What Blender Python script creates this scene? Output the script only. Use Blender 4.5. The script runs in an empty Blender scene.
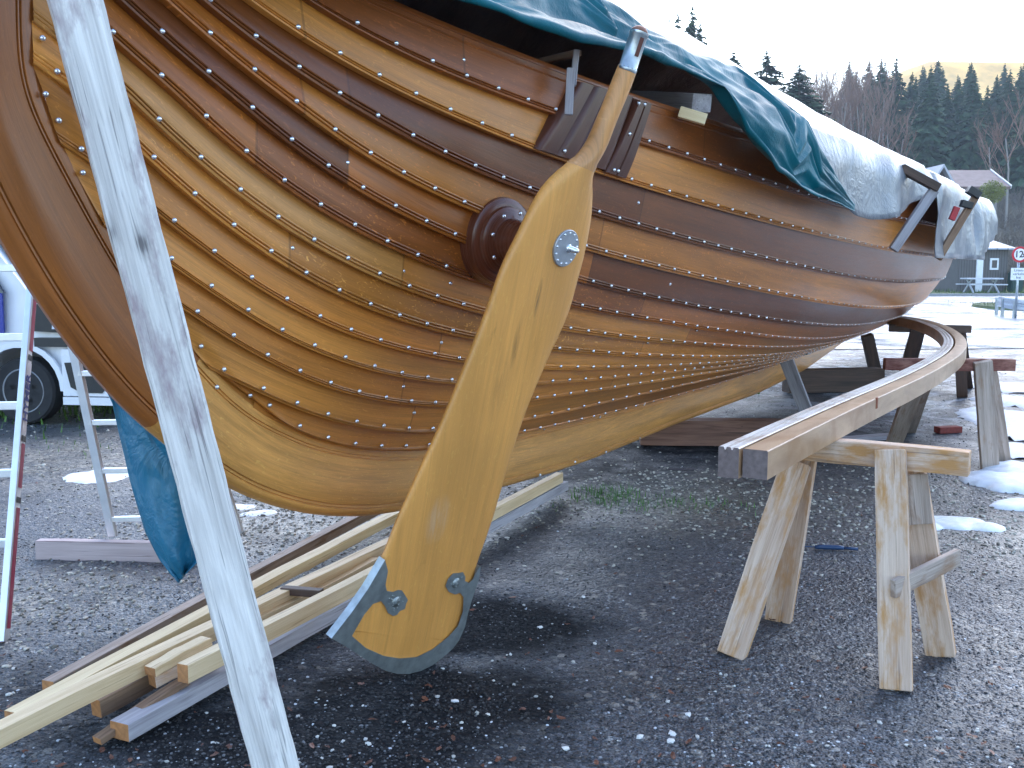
import bpy, bmesh, math, random
import numpy as np
from mathutils import Vector, Matrix, noise
random.seed(7); rng = np.random.RandomState(5)
sc = bpy.context.scene; col = sc.collection
R = math.radians
# ------------------------------------------------------------------ camera / frames
F = 1000.0; TH = math.atan(119/F); H = 1.45
ct, st = math.cos(TH), math.sin(TH)
AX = R(27); ux, uy = math.sin(AX), math.cos(AX); nx, ny = uy, -ux; CO = 2.19
def ray(px, py):
    rx = (px-512)/F; ry = (384-py)/F
    return np.array([rx, ct+ry*st, -st+ry*ct])
def so(P): return P[0]*ux+P[1]*uy, P[0]*nx+P[1]*ny+CO
def W3(s, o, z): return np.array([s*ux+(o-CO)*nx, s*uy+(o-CO)*ny, z])
def at_off(px, py, o):
    d = ray(px, py); t = (o-CO)/(d[0]*nx+d[1]*ny); P = d*t; P[2] += H
    return P
def at_y(px, py, Y):
    d = ray(px, py); P = d*(Y/d[1]); P[2] += H; return P
def gp(px, py, z=0.0):
    d = ray(px, py); t = (z-H)/d[2]; P = d*t; P[2] += H; return P
def px_of(P):
    x, y, z = P[0], P[1], P[2]-H
    dep = y*ct - z*st; up = y*st+z*ct
    return 512+F*x/dep, 384-F*up/dep, dep

# ------------------------------------------------------------------ material helpers
def srgb(r, g, b):
    f = lambda c: (c/255/12.92 if c/255 <= .04045 else ((c/255+.055)/1.055)**2.4)
    return (f(r), f(g), f(b), 1)
class NT:
    def __init__(s, name):
        s.m = bpy.data.materials.new(name); s.m.use_nodes = True
        s.t = s.m.node_tree; s.b = s.t.nodes['Principled BSDF']
    def n(s, typ, **kw):
        o = s.t.nodes.new('ShaderNode'+typ)
        for k, v in kw.items():
            if k in o.inputs: o.inputs[k].default_value = v
            else: setattr(o, k, v)
        return o
    def l(s, a, b): s.t.links.new(a, b)
    def coord(s, which='Object', scale=(1, 1, 1), loc=(0, 0, 0), attr=None):
        if attr: c = s.n('UVMap', uv_map=attr).outputs[0]
        else: c = s.n('TexCoord').outputs[which]
        m = s.n('Mapping'); m.inputs['Scale'].default_value = scale; m.inputs['Location'].default_value = loc
        s.l(c, m.inputs['Vector']); return m.outputs[0]
    def noise(s, vec, scale=1, detail=4, rough=.55, dist=0):
        o = s.n('TexNoise'); o.inputs['Scale'].default_value = scale; o.inputs['Detail'].default_value = detail
        o.inputs['Roughness'].default_value = rough; o.inputs['Distortion'].default_value = dist
        s.l(vec, o.inputs['Vector']); return o.outputs['Fac']
    def ramp(s, fac, stops, interp='LINEAR'):
        o = s.n('ValToRGB'); e = o.color_ramp.elements; o.color_ramp.interpolation = interp
        while len(e) < len(stops): e.new(.5)
        for i, (p, c) in enumerate(stops):
            e[i].position = p
            e[i].color = c if not isinstance(c, (int, float)) else (c, c, c, 1)
        s.l(fac, o.inputs[0]); return o.outputs[0]
    def mix(s, fac, a, b, mode='MIX'):
        o = s.n('MixRGB', blend_type=mode)
        for i, v in ((0, fac), (1, a), (2, b)):
            if hasattr(v, 'is_output'): s.l(v, o.inputs[i])
            else: o.inputs[i].default_value = v if i == 0 else tuple(v)
        return o.outputs[0]
    def math(s, op, a, b=0.0):
        o = s.n('Math', operation=op)
        for i, v in ((0, a), (1, b)):
            if hasattr(v, 'is_output'): s.l(v, o.inputs[i])
            else: o.inputs[i].default_value = v
        return o.outputs[0]
    def bump(s, h, strength=.3, dist=.01):
        o = s.n('Bump'); o.inputs['Strength'].default_value = strength; o.inputs['Distance'].default_value = dist
        s.l(h, o.inputs['Height']); s.l(o.outputs[0], s.b.inputs['Normal'])
    def base(s, c):
        if hasattr(c, 'is_output'): s.l(c, s.b.inputs['Base Color'])
        else: s.b.inputs['Base Color'].default_value = c
    def set(s, **kw):
        for k, v in kw.items():
            i = s.b.inputs[k.replace('_', ' ')]
            if hasattr(v, 'is_output'): s.l(v, i)
            else: i.default_value = v
def scl(c, f): return (c[0]*f, c[1]*f, c[2]*f, 1)
def plain(name, c, rough=.5, metal=0, var=.15, nscale=20, bump=0, spec=.5, **kw):
    t = NT(name); v = t.coord('Object')
    f = t.noise(v, nscale, 5)
    t.base(t.ramp(f, [(.3, scl(c, 1-var)), (.7, scl(c, 1+var))]))
    t.set(Roughness=t.ramp(t.noise(v, nscale*.4, 3), [(.3, max(0, rough-.08)), (.7, min(1, rough+.08))]), Metallic=metal, Specular_IOR_Level=spec)
    if bump: t.bump(f, bump, .01)
    for k, val in kw.items(): t.set(**{k: val})
    return t.m
def rawwood(name, c1, c2, rough=.75, knots=.0, kcol=None, stain=None, stain_amt=0, long=1.0, bumpy=.35):
    """board local X is the grain"""
    t = NT(name); v = t.coord('Object', (long*1.2, 14, 14)); v2 = t.coord('Object', (long*5, 160, 160))
    oi = t.n('ObjectInfo').outputs['Random']
    off = t.n('VectorMath', operation='ADD'); cmb = t.n('CombineXYZ'); t.l(t.math('MULTIPLY', oi, 40), cmb.inputs[0])
    t.l(v, off.inputs[0]); t.l(cmb.outputs[0], off.inputs[1])
    f1 = t.noise(off.outputs[0], 1.3, 6, .6, .8); f2 = t.noise(v2, 1, 4, .6)
    f = t.math('ADD', t.math('MULTIPLY', f1, .7), t.math('MULTIPLY', f2, .3))
    c = t.ramp(f, [(.32, c1), (.66, c2)])
    if stain:
        sv = t.coord('Object', (3, 9, 9)); sf = t.ramp(t.noise(sv, 1.6, 5, .65), [(.62-stain_amt*.3, 0), (.75-stain_amt*.2, 1)])
        c = t.mix(sf, c, stain)
    h = f2
    cv = t.coord('Object', (long*3.5, 95, 95)); ck = t.ramp(t.noise(cv, 1, 3, .5, .3), [(.62, 0), (.68, 1)]); c = t.mix(t.math('MULTIPLY', ck, .55), c, kcol or scl(c1, .45))
    if knots:
        kv = t.coord('Object', (5, 9, 9)); vo = t.n('TexVoronoi'); vo.inputs['Scale'].default_value = 1.0
        t.l(kv, vo.inputs['Vector']); kd = t.math('ADD', vo.outputs['Distance'], t.math('MULTIPLY', t.math('SUBTRACT', f2, .5), .25)); kf = t.ramp(kd, [(.07*knots, 1), (.11*knots, .35), (.20*knots, 0)])
        c = t.mix(t.math('MULTIPLY', kf, .85), c, kcol or scl(c1, .4))
    r = t.mix(.25, c, t.ramp(oi, [(0, .35), (1, .75)]), 'SOFT_LIGHT')
    t.base(r); t.set(Roughness=rough); t.bump(h, bumpy, .006); return t.m

# ------------------------------------------------------------------ object helpers
OPOS = {}
def tag(o, label=None, cat=None, group=None, kind=None):
    if label: o['label'] = label
    if cat: o['category'] = cat
    if group: o['group'] = group
    if kind: o['kind'] = kind
    return o
def empty(name, loc):
    o = bpy.data.objects.new(name, None); col.objects.link(o); o.location = Vector(loc); o.empty_display_size = .1
    OPOS[o] = Vector(loc); return o
def mesh(name, verts, faces, mat, parent=None, uvs=None, smooth=False, mats=None, fmat=None, matrix=None):
    """verts in world coords (or local to matrix). origin goes to the base centre, or to the parent's frame"""
    V = np.array(verts, float).reshape(-1, 3)
    me = bpy.data.meshes.new(name)
    o = bpy.data.objects.new(name, me); col.objects.link(o)
    ppos = OPOS[parent] if parent is not None else Vector((0, 0, 0))
    if matrix is None:
        mn, mx = V.min(0), V.max(0)
        org = Vector(((mn[0]+mx[0])/2, (mn[1]+mx[1])/2, mn[2]))
        V = V-np.array(org); mtx = Matrix.Translation(org)
    else: mtx = matrix
    me.from_pydata([tuple(v) for v in V], [], [tuple(f) for f in faces])
    OPOS[o] = mtx.translation.copy()
    if parent is not None:
        o.parent = parent
        if parent.type == 'MESH': o.matrix_parent_inverse = Matrix.Identity(4)
        o.matrix_basis = (OMAT.get(parent, Matrix.Translation(ppos))).inverted() @ mtx
    else: o.matrix_basis = mtx
    OMAT[o] = mtx
    for m in (mats or [mat]): me.materials.append(m)
    if fmat is not None: me.polygons.foreach_set('material_index', fmat)
    if uvs is not None:
        ul = me.uv_layers.new(name='UVMap'); li = np.zeros(len(me.loops), int); me.loops.foreach_get('vertex_index', li)
        ul.data.foreach_set('uv', np.array(uvs, float)[li].ravel())
    if smooth: me.polygons.foreach_set('use_smooth', [True]*len(me.polygons))
    me.update(); return o
OMAT = {}
def grid_faces(nr, nc, closed_r=False, closed_c=False):
    f = []
    for i in range(nr if closed_r else nr-1):
        for j in range(nc if closed_c else nc-1):
            a = i*nc+j; b = i*nc+(j+1) % nc; c = ((i+1) % nr)*nc+(j+1) % nc; d = ((i+1) % nr)*nc+j
            f.append((a, b, c, d))
    return f
def frame(p0, p1, hint):
    x = Vector(p1)-Vector(p0); L = x.length; x.normalize()
    y = Vector(hint)-x*Vector(hint).dot(x); y.normalize(); z = x.cross(y)
    m = Matrix.Identity(4)
    for i in range(3): m[i][0], m[i][1], m[i][2], m[i][3] = x[i], y[i], z[i], p0[i]
    return m, L
def board(name, p0, p1, w, t, mat, hint=(0, 0, 1), parent=None, bev=.004, w1=None, t1=None, seg=1, warp=0, cuts=None):
    """solid timber from p0 to p1, w = size along hint, t = the other size"""
    m, L = frame(p0, p1, hint); w1 = w1 or w; t1 = t1 or t
    bm = bmesh.new(); rings = []
    n = max(1, seg)
    for k in range(n+1):
        f = k/n; a = (w+(w1-w)*f)/2; b = (t+(t1-t)*f)/2
        dy = warp*math.sin(f*math.pi)*1.0+ (random.uniform(-1, 1)*.0015 if n > 1 else 0); dz = (random.uniform(-1, 1)*.0015 if n > 1 else 0)
        rings.append([bm.verts.new((f*L, y+dy, z+dz)) for y, z in ((-a, -b), (a, -b), (a, b), (-a, b))])
    for k in range(n):
        for j in range(4): bm.faces.new((rings[k][j], rings[k+1][j], rings[k+1][(j+1) % 4], rings[k][(j+1) % 4]))
    bm.faces.new(rings[0]); bm.faces.new(rings[-1][::-1])
    if bev:
        es = [e for e in bm.edges if not (n > 1 and abs(e.verts[0].co.x-e.verts[1].co.x) < 1e-5 and 1e-4 < e.verts[0].co.x < L-1e-4)]
        bmesh.ops.bevel(bm, geom=es, offset=min(bev, t*.3, w*.3), segments=2, affect='EDGES', profile=.6)
    bmesh.ops.recalc_face_normals(bm, faces=bm.faces)
    me = bpy.data.meshes.new(name); bm.to_mesh(me); bm.free(); me.materials.append(mat)
    o = bpy.data.objects.new(name, me); col.objects.link(o)
    if parent is not None:
        o.parent = parent; o.matrix_basis = OMAT.get(parent, Matrix.Translation(OPOS[parent])).inverted() @ m
    else: o.matrix_basis = m
    OMAT[o] = m; OPOS[o] = m.translation.copy()
    return o
def tube_geo(pts, rads, n=8, cap=True):
    pts = [Vector(p) for p in pts]; V = []; Fc = []
    prev = None
    for i, p in enumerate(pts):
        d = (pts[min(i+1, len(pts)-1)]-pts[max(i-1, 0)]).normalized()
        a = prev if prev is not None else (Vector((0, 0, 1)) if abs(d.z) < .9 else Vector((1, 0, 0)))
        a = (a-d*a.dot(d)).normalized(); prev = a; b = d.cross(a)
        r = rads[i] if hasattr(rads, '__len__') else rads
        for k in range(n):
            q = 2*math.pi*k/n; V.append(p+a*math.cos(q)*r+b*math.sin(q)*r)
    for i in range(len(pts)-1):
        for k in range(n): Fc.append((i*n+k, i*n+(k+1) % n, (i+1)*n+(k+1) % n, (i+1)*n+k))
    if cap:
        Fc.append(tuple(range(n))[::-1]); Fc.append(tuple((len(pts)-1)*n+k for k in range(n)))
    return V, Fc
def tube(name, pts, rads, mat, parent=None, n=10, smooth=True):
    V, Fc = tube_geo(pts, rads, n)
    return mesh(name, V, Fc, mat, parent, smooth=smooth)
def lathe_geo(org, axis, prof, n=24, hint=(0, 0, 1)):
    """prof: list of (distance along axis, radius)"""
    m, _ = frame(org, Vector(org)+Vector(axis).normalized(), hint); V = []; Fc = []
    for d, r in prof:
        for k in range(n):
            q = 2*math.pi*k/n; V.append(m @ Vector((d, math.cos(q)*r, math.sin(q)*r)))
    for i in range(len(prof)-1):
        for k in range(n): Fc.append((i*n+k, i*n+(k+1) % n, (i+1)*n+(k+1) % n, (i+1)*n+k))
    Fc.append(tuple(range(n))[::-1]); Fc.append(tuple((len(prof)-1)*n+k for k in range(n)))
    return V, Fc
def merge(parts):
    V = []; Fc = []
    for v, f in parts:
        b = len(V); V += [tuple(p) for p in v]; Fc += [tuple(i+b for i in q) for q in f]
    return V, Fc
def box_geo(m, sx, sy, sz):
    V = [m @ Vector((x*sx/2, y*sy/2, z*sz/2)) for x in (-1, 1) for y in (-1, 1) for z in (-1, 1)]
    return V, [(0, 1, 3, 2), (4, 6, 7, 5), (0, 4, 5, 1), (2, 3, 7, 6), (0, 2, 6, 4), (1, 5, 7, 3)]
def box(name, cx, cy, cz, sx, sy, sz, mat, parent=None, rz=0, bev=0):
    m = Matrix.Translation((cx, cy, cz)) @ Matrix.Rotation(rz, 4, 'Z')
    V, Fc = box_geo(Matrix.Identity(4), sx, sy, sz)
    o = mesh(name, V, Fc, mat, parent, matrix=m)
    if bev:
        bm = bmesh.new(); bm.from_mesh(o.data); bmesh.ops.bevel(bm, geom=bm.edges[:], offset=bev, segments=3, affect='EDGES'); bm.to_mesh(o.data); bm.free()
    return o
def interp(x, xs, ys): return np.interp(x, xs, ys)
def smooth_curve(xs, ys, n=400, sig=.25):
    """returns dense smoothed (x,y) through scattered points sorted by x"""
    i = np.argsort(xs); xs = np.array(xs)[i]; ys = np.array(ys)[i]
    X = np.linspace(xs[0], xs[-1], n); Y = np.interp(X, xs, ys)
    Yp = np.concatenate([2*Y[0]-Y[1:n][::-1], Y, 2*Y[-1]-Y[:-1][::-1]])
    k = sig/(X[1]-X[0]); w = int(4*k)+1; kk = np.exp(-.5*(np.arange(-w, w+1)/k)**2); kk /= kk.sum()
    Ys = np.convolve(Yp, kk, 'same')[n-1:2*n-1]
    return X, Ys

# ================================================================== HULL SURFACE
SM = 11.0; SEND = 20.3
RB = [(30,-160),(30,-60),(30,0),(31,85),(54,132),(100,218),(126,265),(160,313),(199,355),(215,374),(234,394),(262,415),(311,438),(349,447),(384,451),(419,451),(470,444),(524,431),(544,426),(600,413),(644,402),(679,392),(708,384),(733,375),(754,368),(785,357)]
OU = [(-80,-120),(-80,-30),(-70,60),(-40,145),(0,225),(53,314),(103,379),(126,405),(164,439),(200,466),(236,491),(274,506),(311,515),(344,518),(379,517),(405,512),(440,504),(506,488),(540,478),(560,472),(599,458),(630,445),(677,425),(724,407),(759,394),(785,381),(842,343)]
def to_sz(pts, o): return [(so(at_off(x, y, o))[0], at_off(x, y, o)[2]) for x, y in pts]
rb = to_sz(RB, .05); ou = to_sz(OU, .03)
rb = [(1.72, 3.1)]+rb+[(11.0, .512)]
ou = [(1.50, 3.1), (1.46, 2.7)]+ou
ou.insert(-1, (11.5, .262)); 
rb_s = np.array([p[0] for p in rb]); rb_z = np.array([p[1] for p in rb])
# rabbet station as a function of height (smoothed)
zz = np.linspace(.512, 3.1, 700); o_ = np.argsort(rb_z)
sr_ = np.interp(zz, rb_z[o_], rb_s[o_])
kk = np.exp(-.5*(np.arange(-40, 41)/8.0)**2); kk /= kk.sum()
srp = np.concatenate([np.full(40, 0)+(2*sr_[0]-sr_[1:41][::-1]), sr_, 2*sr_[-1]-sr_[-41:-1][::-1]])
wgt = np.clip((zz-.60)/.1, 0, 1); sr_ = sr_*(1-wgt)+np.convolve(srp, kk, 'same')[40:-40]*wgt
def sr(z): return np.interp(z, zz, sr_)
PG = 2.75; BM = 1.58
def b(s, z):
    s = np.asarray(s, float); z = np.asarray(z, float)
    sf = SM-np.abs(s-SM); r = sr(z)
    x = np.clip((sf-r)/(SM-r+.001), 0, 1)
    v = np.clip((z-.49)/1.66, 1e-4, 1.6)
    sg = .26+.32*np.clip(1-(sf-1.7)/(SM-1.7), 0, 1)**1.4
    return .05+(BM-.05)*(1-np.exp(-(v/sg)**1.2))*(1-(1-x)**PG)
def hullN(s, z):
    e = .01; bs = (b(s+e, z)-b(s-e, z))/(2*e); bz = (b(s, z+e)-b(s, z-e))/(2*e)
    L = np.sqrt(1+bs*bs+bz*bz); return -bs/L, 1/L, -bz/L
def hullW(s, z, off=0.0):
    a, c, d = hullN(s, z); S = s+a*off; O = b(s, z)+c*off; Z = z+d*off
    return np.stack([S*ux+(O-CO)*nx, S*uy+(O-CO)*ny, Z], -1)
def hit(px, py, f=b, tmax=22):
    d = ray(px, py); t = np.linspace(1.2, tmax, 6000); P = d[None]*t[:, None]; P[:, 2] += H
    S = P[:, 0]*ux+P[:, 1]*uy; Of = P[:, 0]*nx+P[:, 1]*ny+CO
    g = Of-f(S, P[:, 2]); k = np.argmax(g <= 0)
    if g[k] > 0: return None
    k = max(k, 1); a = g[k-1]/(g[k-1]-g[k]+1e-12); tt = t[k-1]+(t[k]-t[k-1])*a
    P = d*tt; P[2] += H; s_, o_ = so(P); return s_, P[2], o_
SEAMS = {
'E': [(130,-155),(170,-112),(210,-75),(250,-42),(290,-12),(336,18),(371,37),(404,53),(436,67),(465,79),(490,89),(515,98),(537,107),(618,132),(645,143),(664,149),(682,154),(699,161),(715,166),(724,168),(782,186),(840,205),(897,218)],
'D': [(60,-180),(100,-135),(140,-93),(180,-55),(222,-20),(259,7),(298,35),(335,57),(370,76),(402,92),(434,106),(463,119),(490,131),(516,141),(555,155),(603,168),(629,180),(648,186),(667,191),(684,197),(700,202),(716,207),(797,228),(860,242),(892,249),(932,255)],
'C': [(35,-158),(60,-130),(100,-90),(140,-52),(180,-18),(218,13),(257,43),(294,70),(329,93),(363,113),(394,130),(424,144),(452,158),(478,169),(504,180),(527,190),(611,216),(629,221.5),(648,226),(665,231),(681,236),(697,240),(712,245),(724,248),(783,262),(841,273),(880,278),(915,280)],
'B': [(33,-122),(60,-95),(100,-56),(140,-20),(176,10),(217,45),(255,75),(291,103),(324,127),(356,149),(385,166),(412,180),(437,192),(462,204),(594,248),(612,253),(629,258),(646,262),(662,266),(678,270),(693,273),(724,279),(783,293),(841,302),(888,305)],
'A': [(32,-80),(60,-52),(90,-24),(125,7),(168,45),(208,78),(245,106),(279,133),(310,157),(340,176),(369,194),(396,210),(423,224),(448,235),(593,280),(610,284),(626,288),(642,292),(656,296),(671,299),(697,305),(724,310),(783,319),(841,322)],
'F': [(32,-32),(55,-10),(90,22),(128,56),(168,91),(206,122),(240,149),(273,174),(304,194),(334,213),(361,229),(387,243),(411,255),(434,264),(457,273),(478,280),(498,286),(576,303),(592,305.5),(608,308),(622,311),(637,314),(664,319),(691,323),(726,328),(783,334),(825,336)],
'G': [(41,20),(55,34),(111,87),(130,103),(164,132),(202,161),(237,188),(269,211),(299,230),(326,246),(351,260),(374,273),(397,284),(421,295),(442,301),(462,306),(483,310),(571,325),(587,328),(617,331.5),(647,335),(682,339),(723,343),(783,344)],
'H': [(41,62),(72,92),(146,157),(158,168),(192,196),(225,220),(256,242),(286,262),(313,277),(338,290),(363,302),(385,311),(407,319),(427,326),(446,331),(467,334),(559,344),(585,346),(626,350),(653,352),(694,353),(726,354),(768,352)],
'I': [(60,136),(97,168),(161,216),(173,224),(207,249),(239,271),(269,288),(298,304),(323,318),(349,329),(373,338),(396,345),(417,351),(436,354),(457,357),(556,362),(588,363),(620,363),(653,362),(694,361),(726,358)],
'J': [(103,218),(116,229),(177,267),(207,288),(238,306),(267,321),(294,335),(319,346),(343,355),(366,363),(388,370),(407,374),(428,377),(447,378),(465,378),(557,376),(582,375),(609,373),(647,370),(688,366),(726,361)],
'K': [(154,286),(188,308),(219,330),(249,346),(279,361),(307,373),(331,383),(355,390),(378,395),(398,398),(419,400),(438,400),(458,398),(547,391),(574,388),(600,385),(635,381),(664,376),(694,371),(726,364)],
'L': [(218,368),(224,372),(253,385),(280,396),(305,405),(328,413),(351,419),(372,423),(392,425.5),(411,426),(430,425),(536,410),(549,407),(561,406),(585,402),(623,394),(653,388),(682,381),(708,375),(726,369)],
'M': [(264,406),(274,411),(298,424),(322,432),(345,439),(366,443),(386,444),(405,444),(423,443),(437,440),(529,424),(541,421.5),(553,419),(575,415),(597,410.5),(635,402),(660,395),(690,387),(726,374)],
'SH': [(230,-70),(280,-45),(330,-24),(382,-2),(393,1),(440,22),(500,48),(531,60),(564,73),(608,86.5),(628,94),(653,102.5),(679,110)],
}
ORDER = ['M','L','K','J','I','H','G','F','A','B','C','D','E','SH']
ROWS = {}
SQ = np.linspace(1.5, SM, 600)
for k in ORDER:
    pts = []
    for x, y in SEAMS[k]:
        h = hit(x, y)
        if h and h[0] < SM-.1: pts.append((h[0], h[1]))
    pts.sort(); xs = np.array([p[0] for p in pts]); ys = np.array([p[1] for p in pts])
    if k == 'M': m_ = xs < 6.4; xs = xs[m_]; ys = ys[m_]
    TG = {'M':.57,'L':.618,'K':.66,'J':.697,'I':.728,'H':.757,'G':.79,'F':.84,'A':.95}
    if k in TG: xs = np.append(xs, [9.4, 10.2, 10.9]); ys = np.append(ys, [TG[k]+.006, TG[k]+.001, TG[k]])
    if k == 'SH':
        xs = np.append(xs, [7.5, 9.5, 10.9]); ys = np.append(ys, [2.02, 2.03, 2.04])
    w = np.log(xs-.9); wm = math.log(SM-.9)
    deg = 5 if len(xs) > 12 else 4
    # fair curve: polynomial in log distance plus smoothed residual
    c = np.polyfit(w, ys, deg); W_ = np.linspace(w.min(), wm, 400)
    res = ys-np.polyval(c, w)
    ROWS[k] = (c, xs[0], xs[-1], ys[-1])
def zseam(k, s):
    s = np.asarray(s, float); sf = SM-np.abs(s-SM)
    if k == 'R': # rabbet height at station
        i = np.argsort(rb_s); return np.interp(sf, rb_s[i], rb_z[i])
    c, s0, s1, zl = ROWS[k]
    s1 = min(s1, SM-.6)
    z = np.polyval(c, np.log(np.maximum(np.minimum(sf, s1), 1.2)-.9))
    if k == 'M':
        pass
    d = (np.polyval(c, np.log(s1-.9))-np.polyval(c, np.log(s1-.05-.9)))/.05   # slope carried to zero at midship
    q = np.clip((sf-s1)/(SM-s1), 0, 1); z = z+d*(SM-s1)*(q-q*q/2)
    return z

# ================================================================== MATERIALS
def oak(name, cols, joints=(), rough=.36, fleck=.5, coat=.08, con=1.0):
    """varnished oak planking. UV: u = station in metres, v = metres across the plank"""
    t = NT(name); uv = t.n('UVMap', uv_map='UVMap').outputs[0]
    def mp(sc_, loc=(0, 0, 0)):
        m = t.n('Mapping'); m.inputs['Scale'].default_value = sc_; m.inputs['Location'].default_value = loc
        t.l(uv, m.inputs['Vector']); return m.outputs[0]
    off = random.uniform(0, 90); cols = [(c_[0]*.96, c_[1]*.87, c_[2]*.74, 1) for c_ in cols]
    sep = t.n('SeparateXYZ'); t.l(uv, sep.inputs[0]); u = sep.outputs[0]
    g1 = t.noise(mp((1.1, 22, 1), (off, off, 0)), 1, 5, .6, 1.2)
    g2 = t.noise(mp((7, 170, 1), (off, 0, 0)), 1, 4, .65, .3)
    big = t.noise(mp((.9, 3, 1), (0, off, 0)), 1, 3, .5)
    fl = t.noise(mp((26, 60, 1), (off, 3, 0)), 1, 3, .5, 2.2)
    c = None
    for i, cc in enumerate(cols):
        g = t.ramp(t.math('ADD', t.math('MULTIPLY', g1, .6), t.math('MULTIPLY', g2, .4)), [(.3, scl(cc, 1-.45*con)), (.5, cc), (.7, scl(cc, 1+.38*con))])
        if c is None: c = g
        else:
            stp = t.math('GREATER_THAN', u, joints[i-1]); c = t.mix(stp, c, g)
    c = t.mix(t.math('MULTIPLY', t.ramp(big, [(.35, 1), (.65, 0)]), .55), c, scl(cols[0], .52))
    f = t.ramp(fl, [(.60, 0), (.70, 1)])
    c = t.mix(t.math('MULTIPLY', f, fleck*.62), c, scl((min(1, cols[0][0]*1.9), cols[0][1]*2.0, cols[0][2]*2.2), 1))
    fd = t.ramp(t.noise(mp((5, 16, 1), (3, off, 0)), 1, 4, .6, .6), [(.66, 0), (.78, 1)])
    c = t.mix(t.math('MULTIPLY', fd, .45), c, scl(cols[0], .3))
    for j in joints:
        d = t.math('ABSOLUTE', t.math('SUBTRACT', u, j)); ln = t.math('LESS_THAN', d, .004)
        c = t.mix(t.math('MULTIPLY', ln, .5), c, scl(cols[0], .25))
    t.base(c)
    t.set(Roughness=t.ramp(t.math('ADD', t.math('MULTIPLY', big, .5), t.math('MULTIPLY', g2, .5)), [(.3, rough-.07), (.7, rough+.12)]), Coat_Weight=coat, Coat_Roughness=.22, Specular_IOR_Level=.34)
    t.bump(t.math('ADD', t.math('MULTIPLY', g2, .5), t.math('MULTIPLY', big, 1.5)), .16, .006)
    return t.m
M_rivet = plain('rivet_zinc', (.80, .81, .84, 1), .26, .88, .12, 60)
M_steel = plain('galvanised_steel', (.42, .46, .48, 1), .38, .85, .25, 25, .05)
M_plate = plain('grey_steel_plate', (.36, .39, .38, 1), .42, .7, .2, 30, .08)
M_alu = plain('aluminium', (.72, .74, .78, 1), .38, .75, .08, 12)
M_prop = rawwood('weathered_prop_wood', srgb(172, 164, 158), srgb(250, 244, 236), .8, 1.3, srgb(92, 84, 84), srgb(168, 150, 150), .2, .7, .5)
M_horse = rawwood('worn_trestle_wood', srgb(166, 130, 104), srgb(226, 202, 180), .75, .5, srgb(104, 78, 60), srgb(188, 138, 84), .5, .8, .4)
M_horse_grey = rawwood('grey_trestle_wood', srgb(134, 116, 102), srgb(200, 182, 168), .8, .4, srgb(90, 76, 66), srgb(150, 118, 92), .25, .8, .4)
M_rust = rawwood('stained_beam', srgb(104, 50, 38), srgb(176, 128, 112), .7, 0, None, srgb(92, 36, 24), .6, 5, .3)
M_pine = rawwood('fresh_pine', srgb(196, 164, 118), srgb(238, 212, 170), .6, .4, srgb(150, 108, 66), None, 0, .8, .25)
M_pine2 = rawwood('yellow_pine', srgb(204, 174, 126), srgb(240, 218, 174), .6, .35, srgb(150, 108, 60), None, 0, .8, .25)
M_brown = rawwood('brown_batten', srgb(96, 68, 50), srgb(160, 130, 104), .75, .3, srgb(60, 40, 30), None, 0, .9, .3)
M_darkb = rawwood('dark_wet_beam', srgb(44, 32, 26), srgb(92, 68, 54), .6, .3, srgb(30, 22, 18), None, 0, .9, .3)
M_sleeper = rawwood('red_brown_sleeper', srgb(84, 54, 42), srgb(132, 96, 78), .7, .3, srgb(50, 34, 28), None, 0, .9, .3)
M_greyplank = rawwood('grey_plank', srgb(120, 116, 120), srgb(186, 182, 186), .75, .4, srgb(90, 80, 80), None, 0, .9, .3)
M_endgrain = plain('sawn_end_grain', srgb(176, 122, 76), .8, 0, .2, 60)
M_bent = rawwood('bent_timber_wood', srgb(150, 124, 96), srgb(204, 180, 150), .42, .2, srgb(120, 88, 58), srgb(122, 82, 46), .45, .5, .15)
M_bentlight = rawwood('planed_timber_light', srgb(208, 200, 194), srgb(240, 236, 234), .45, .1, srgb(160, 140, 120), None, 0, .5, .1)
M_bentend = plain('painted_end_grain', srgb(112, 98, 96), .6, 0, .3, 45, .3)
M_boss = oak('dark_varnished_oak', [srgb(104, 58, 42)], (), .26, .1, .35)
M_black = plain('black_plastic', (.018, .018, .02, 1), .45)
M_tyre = plain('tyre_rubber', (.022, .022, .024, 1), .8)
M_glass = plain('dark_glass', (.03, .04, .06, 1), .08)
M_white = plain('white_paint', (.82, .83, .86, 1), .3, 0, .03, 5)
M_vanblue = plain('blue_paint', srgb(30, 52, 150), .3, 0, .06, 5)

# ================================================================== SHIP
ship = empty('wooden_ship', W3(6.5, 0, 0))
tag(ship, 'varnished oak clinker planked ship with rows of rivets, propped on timbers under a tarpaulin', 'ship')
def seg_s(k, n):
    """stations along one seam, beginning where it meets the rabbet"""
    S = np.linspace(1.5, 12, 3000)
    if k == 'R': s0 = None
    z = zseam(k, S); inside = sr(z) <= S; inside &= S >= (2.40 if k == 'M' else ROWS[k][1]-.06);
    if k == 'M': inside = S >= 2.40
    s0 = S[np.argmax(inside)]
    return s0
STARTS = {k: seg_s(k, 0) for k in ORDER if k != 'SH'}
STARTS['SH'] = 1.75
def path(k, n=420):
    tau = np.linspace(0, 1, n)**1.35
    if k == 'R':
        # from the foot of M along the rabbet
        s0 = STARTS['M']; S = s0+(SEND-.3-s0)*tau; Z = zseam('R', S)
        return S, Z
    s0 = STARTS[k]; S = s0+(SEND-.3-s0)*tau; return S, zseam(k, S)
LIGHT = srgb(208, 142, 68); GOLD = srgb(200, 132, 60); MID = srgb(176, 106, 44); RED = srgb(142, 82, 38); DARK = srgb(112, 62, 26); DK2 = srgb(126, 74, 36)
def sj(x, y): h = hit(x, y); return h[0]
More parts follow.
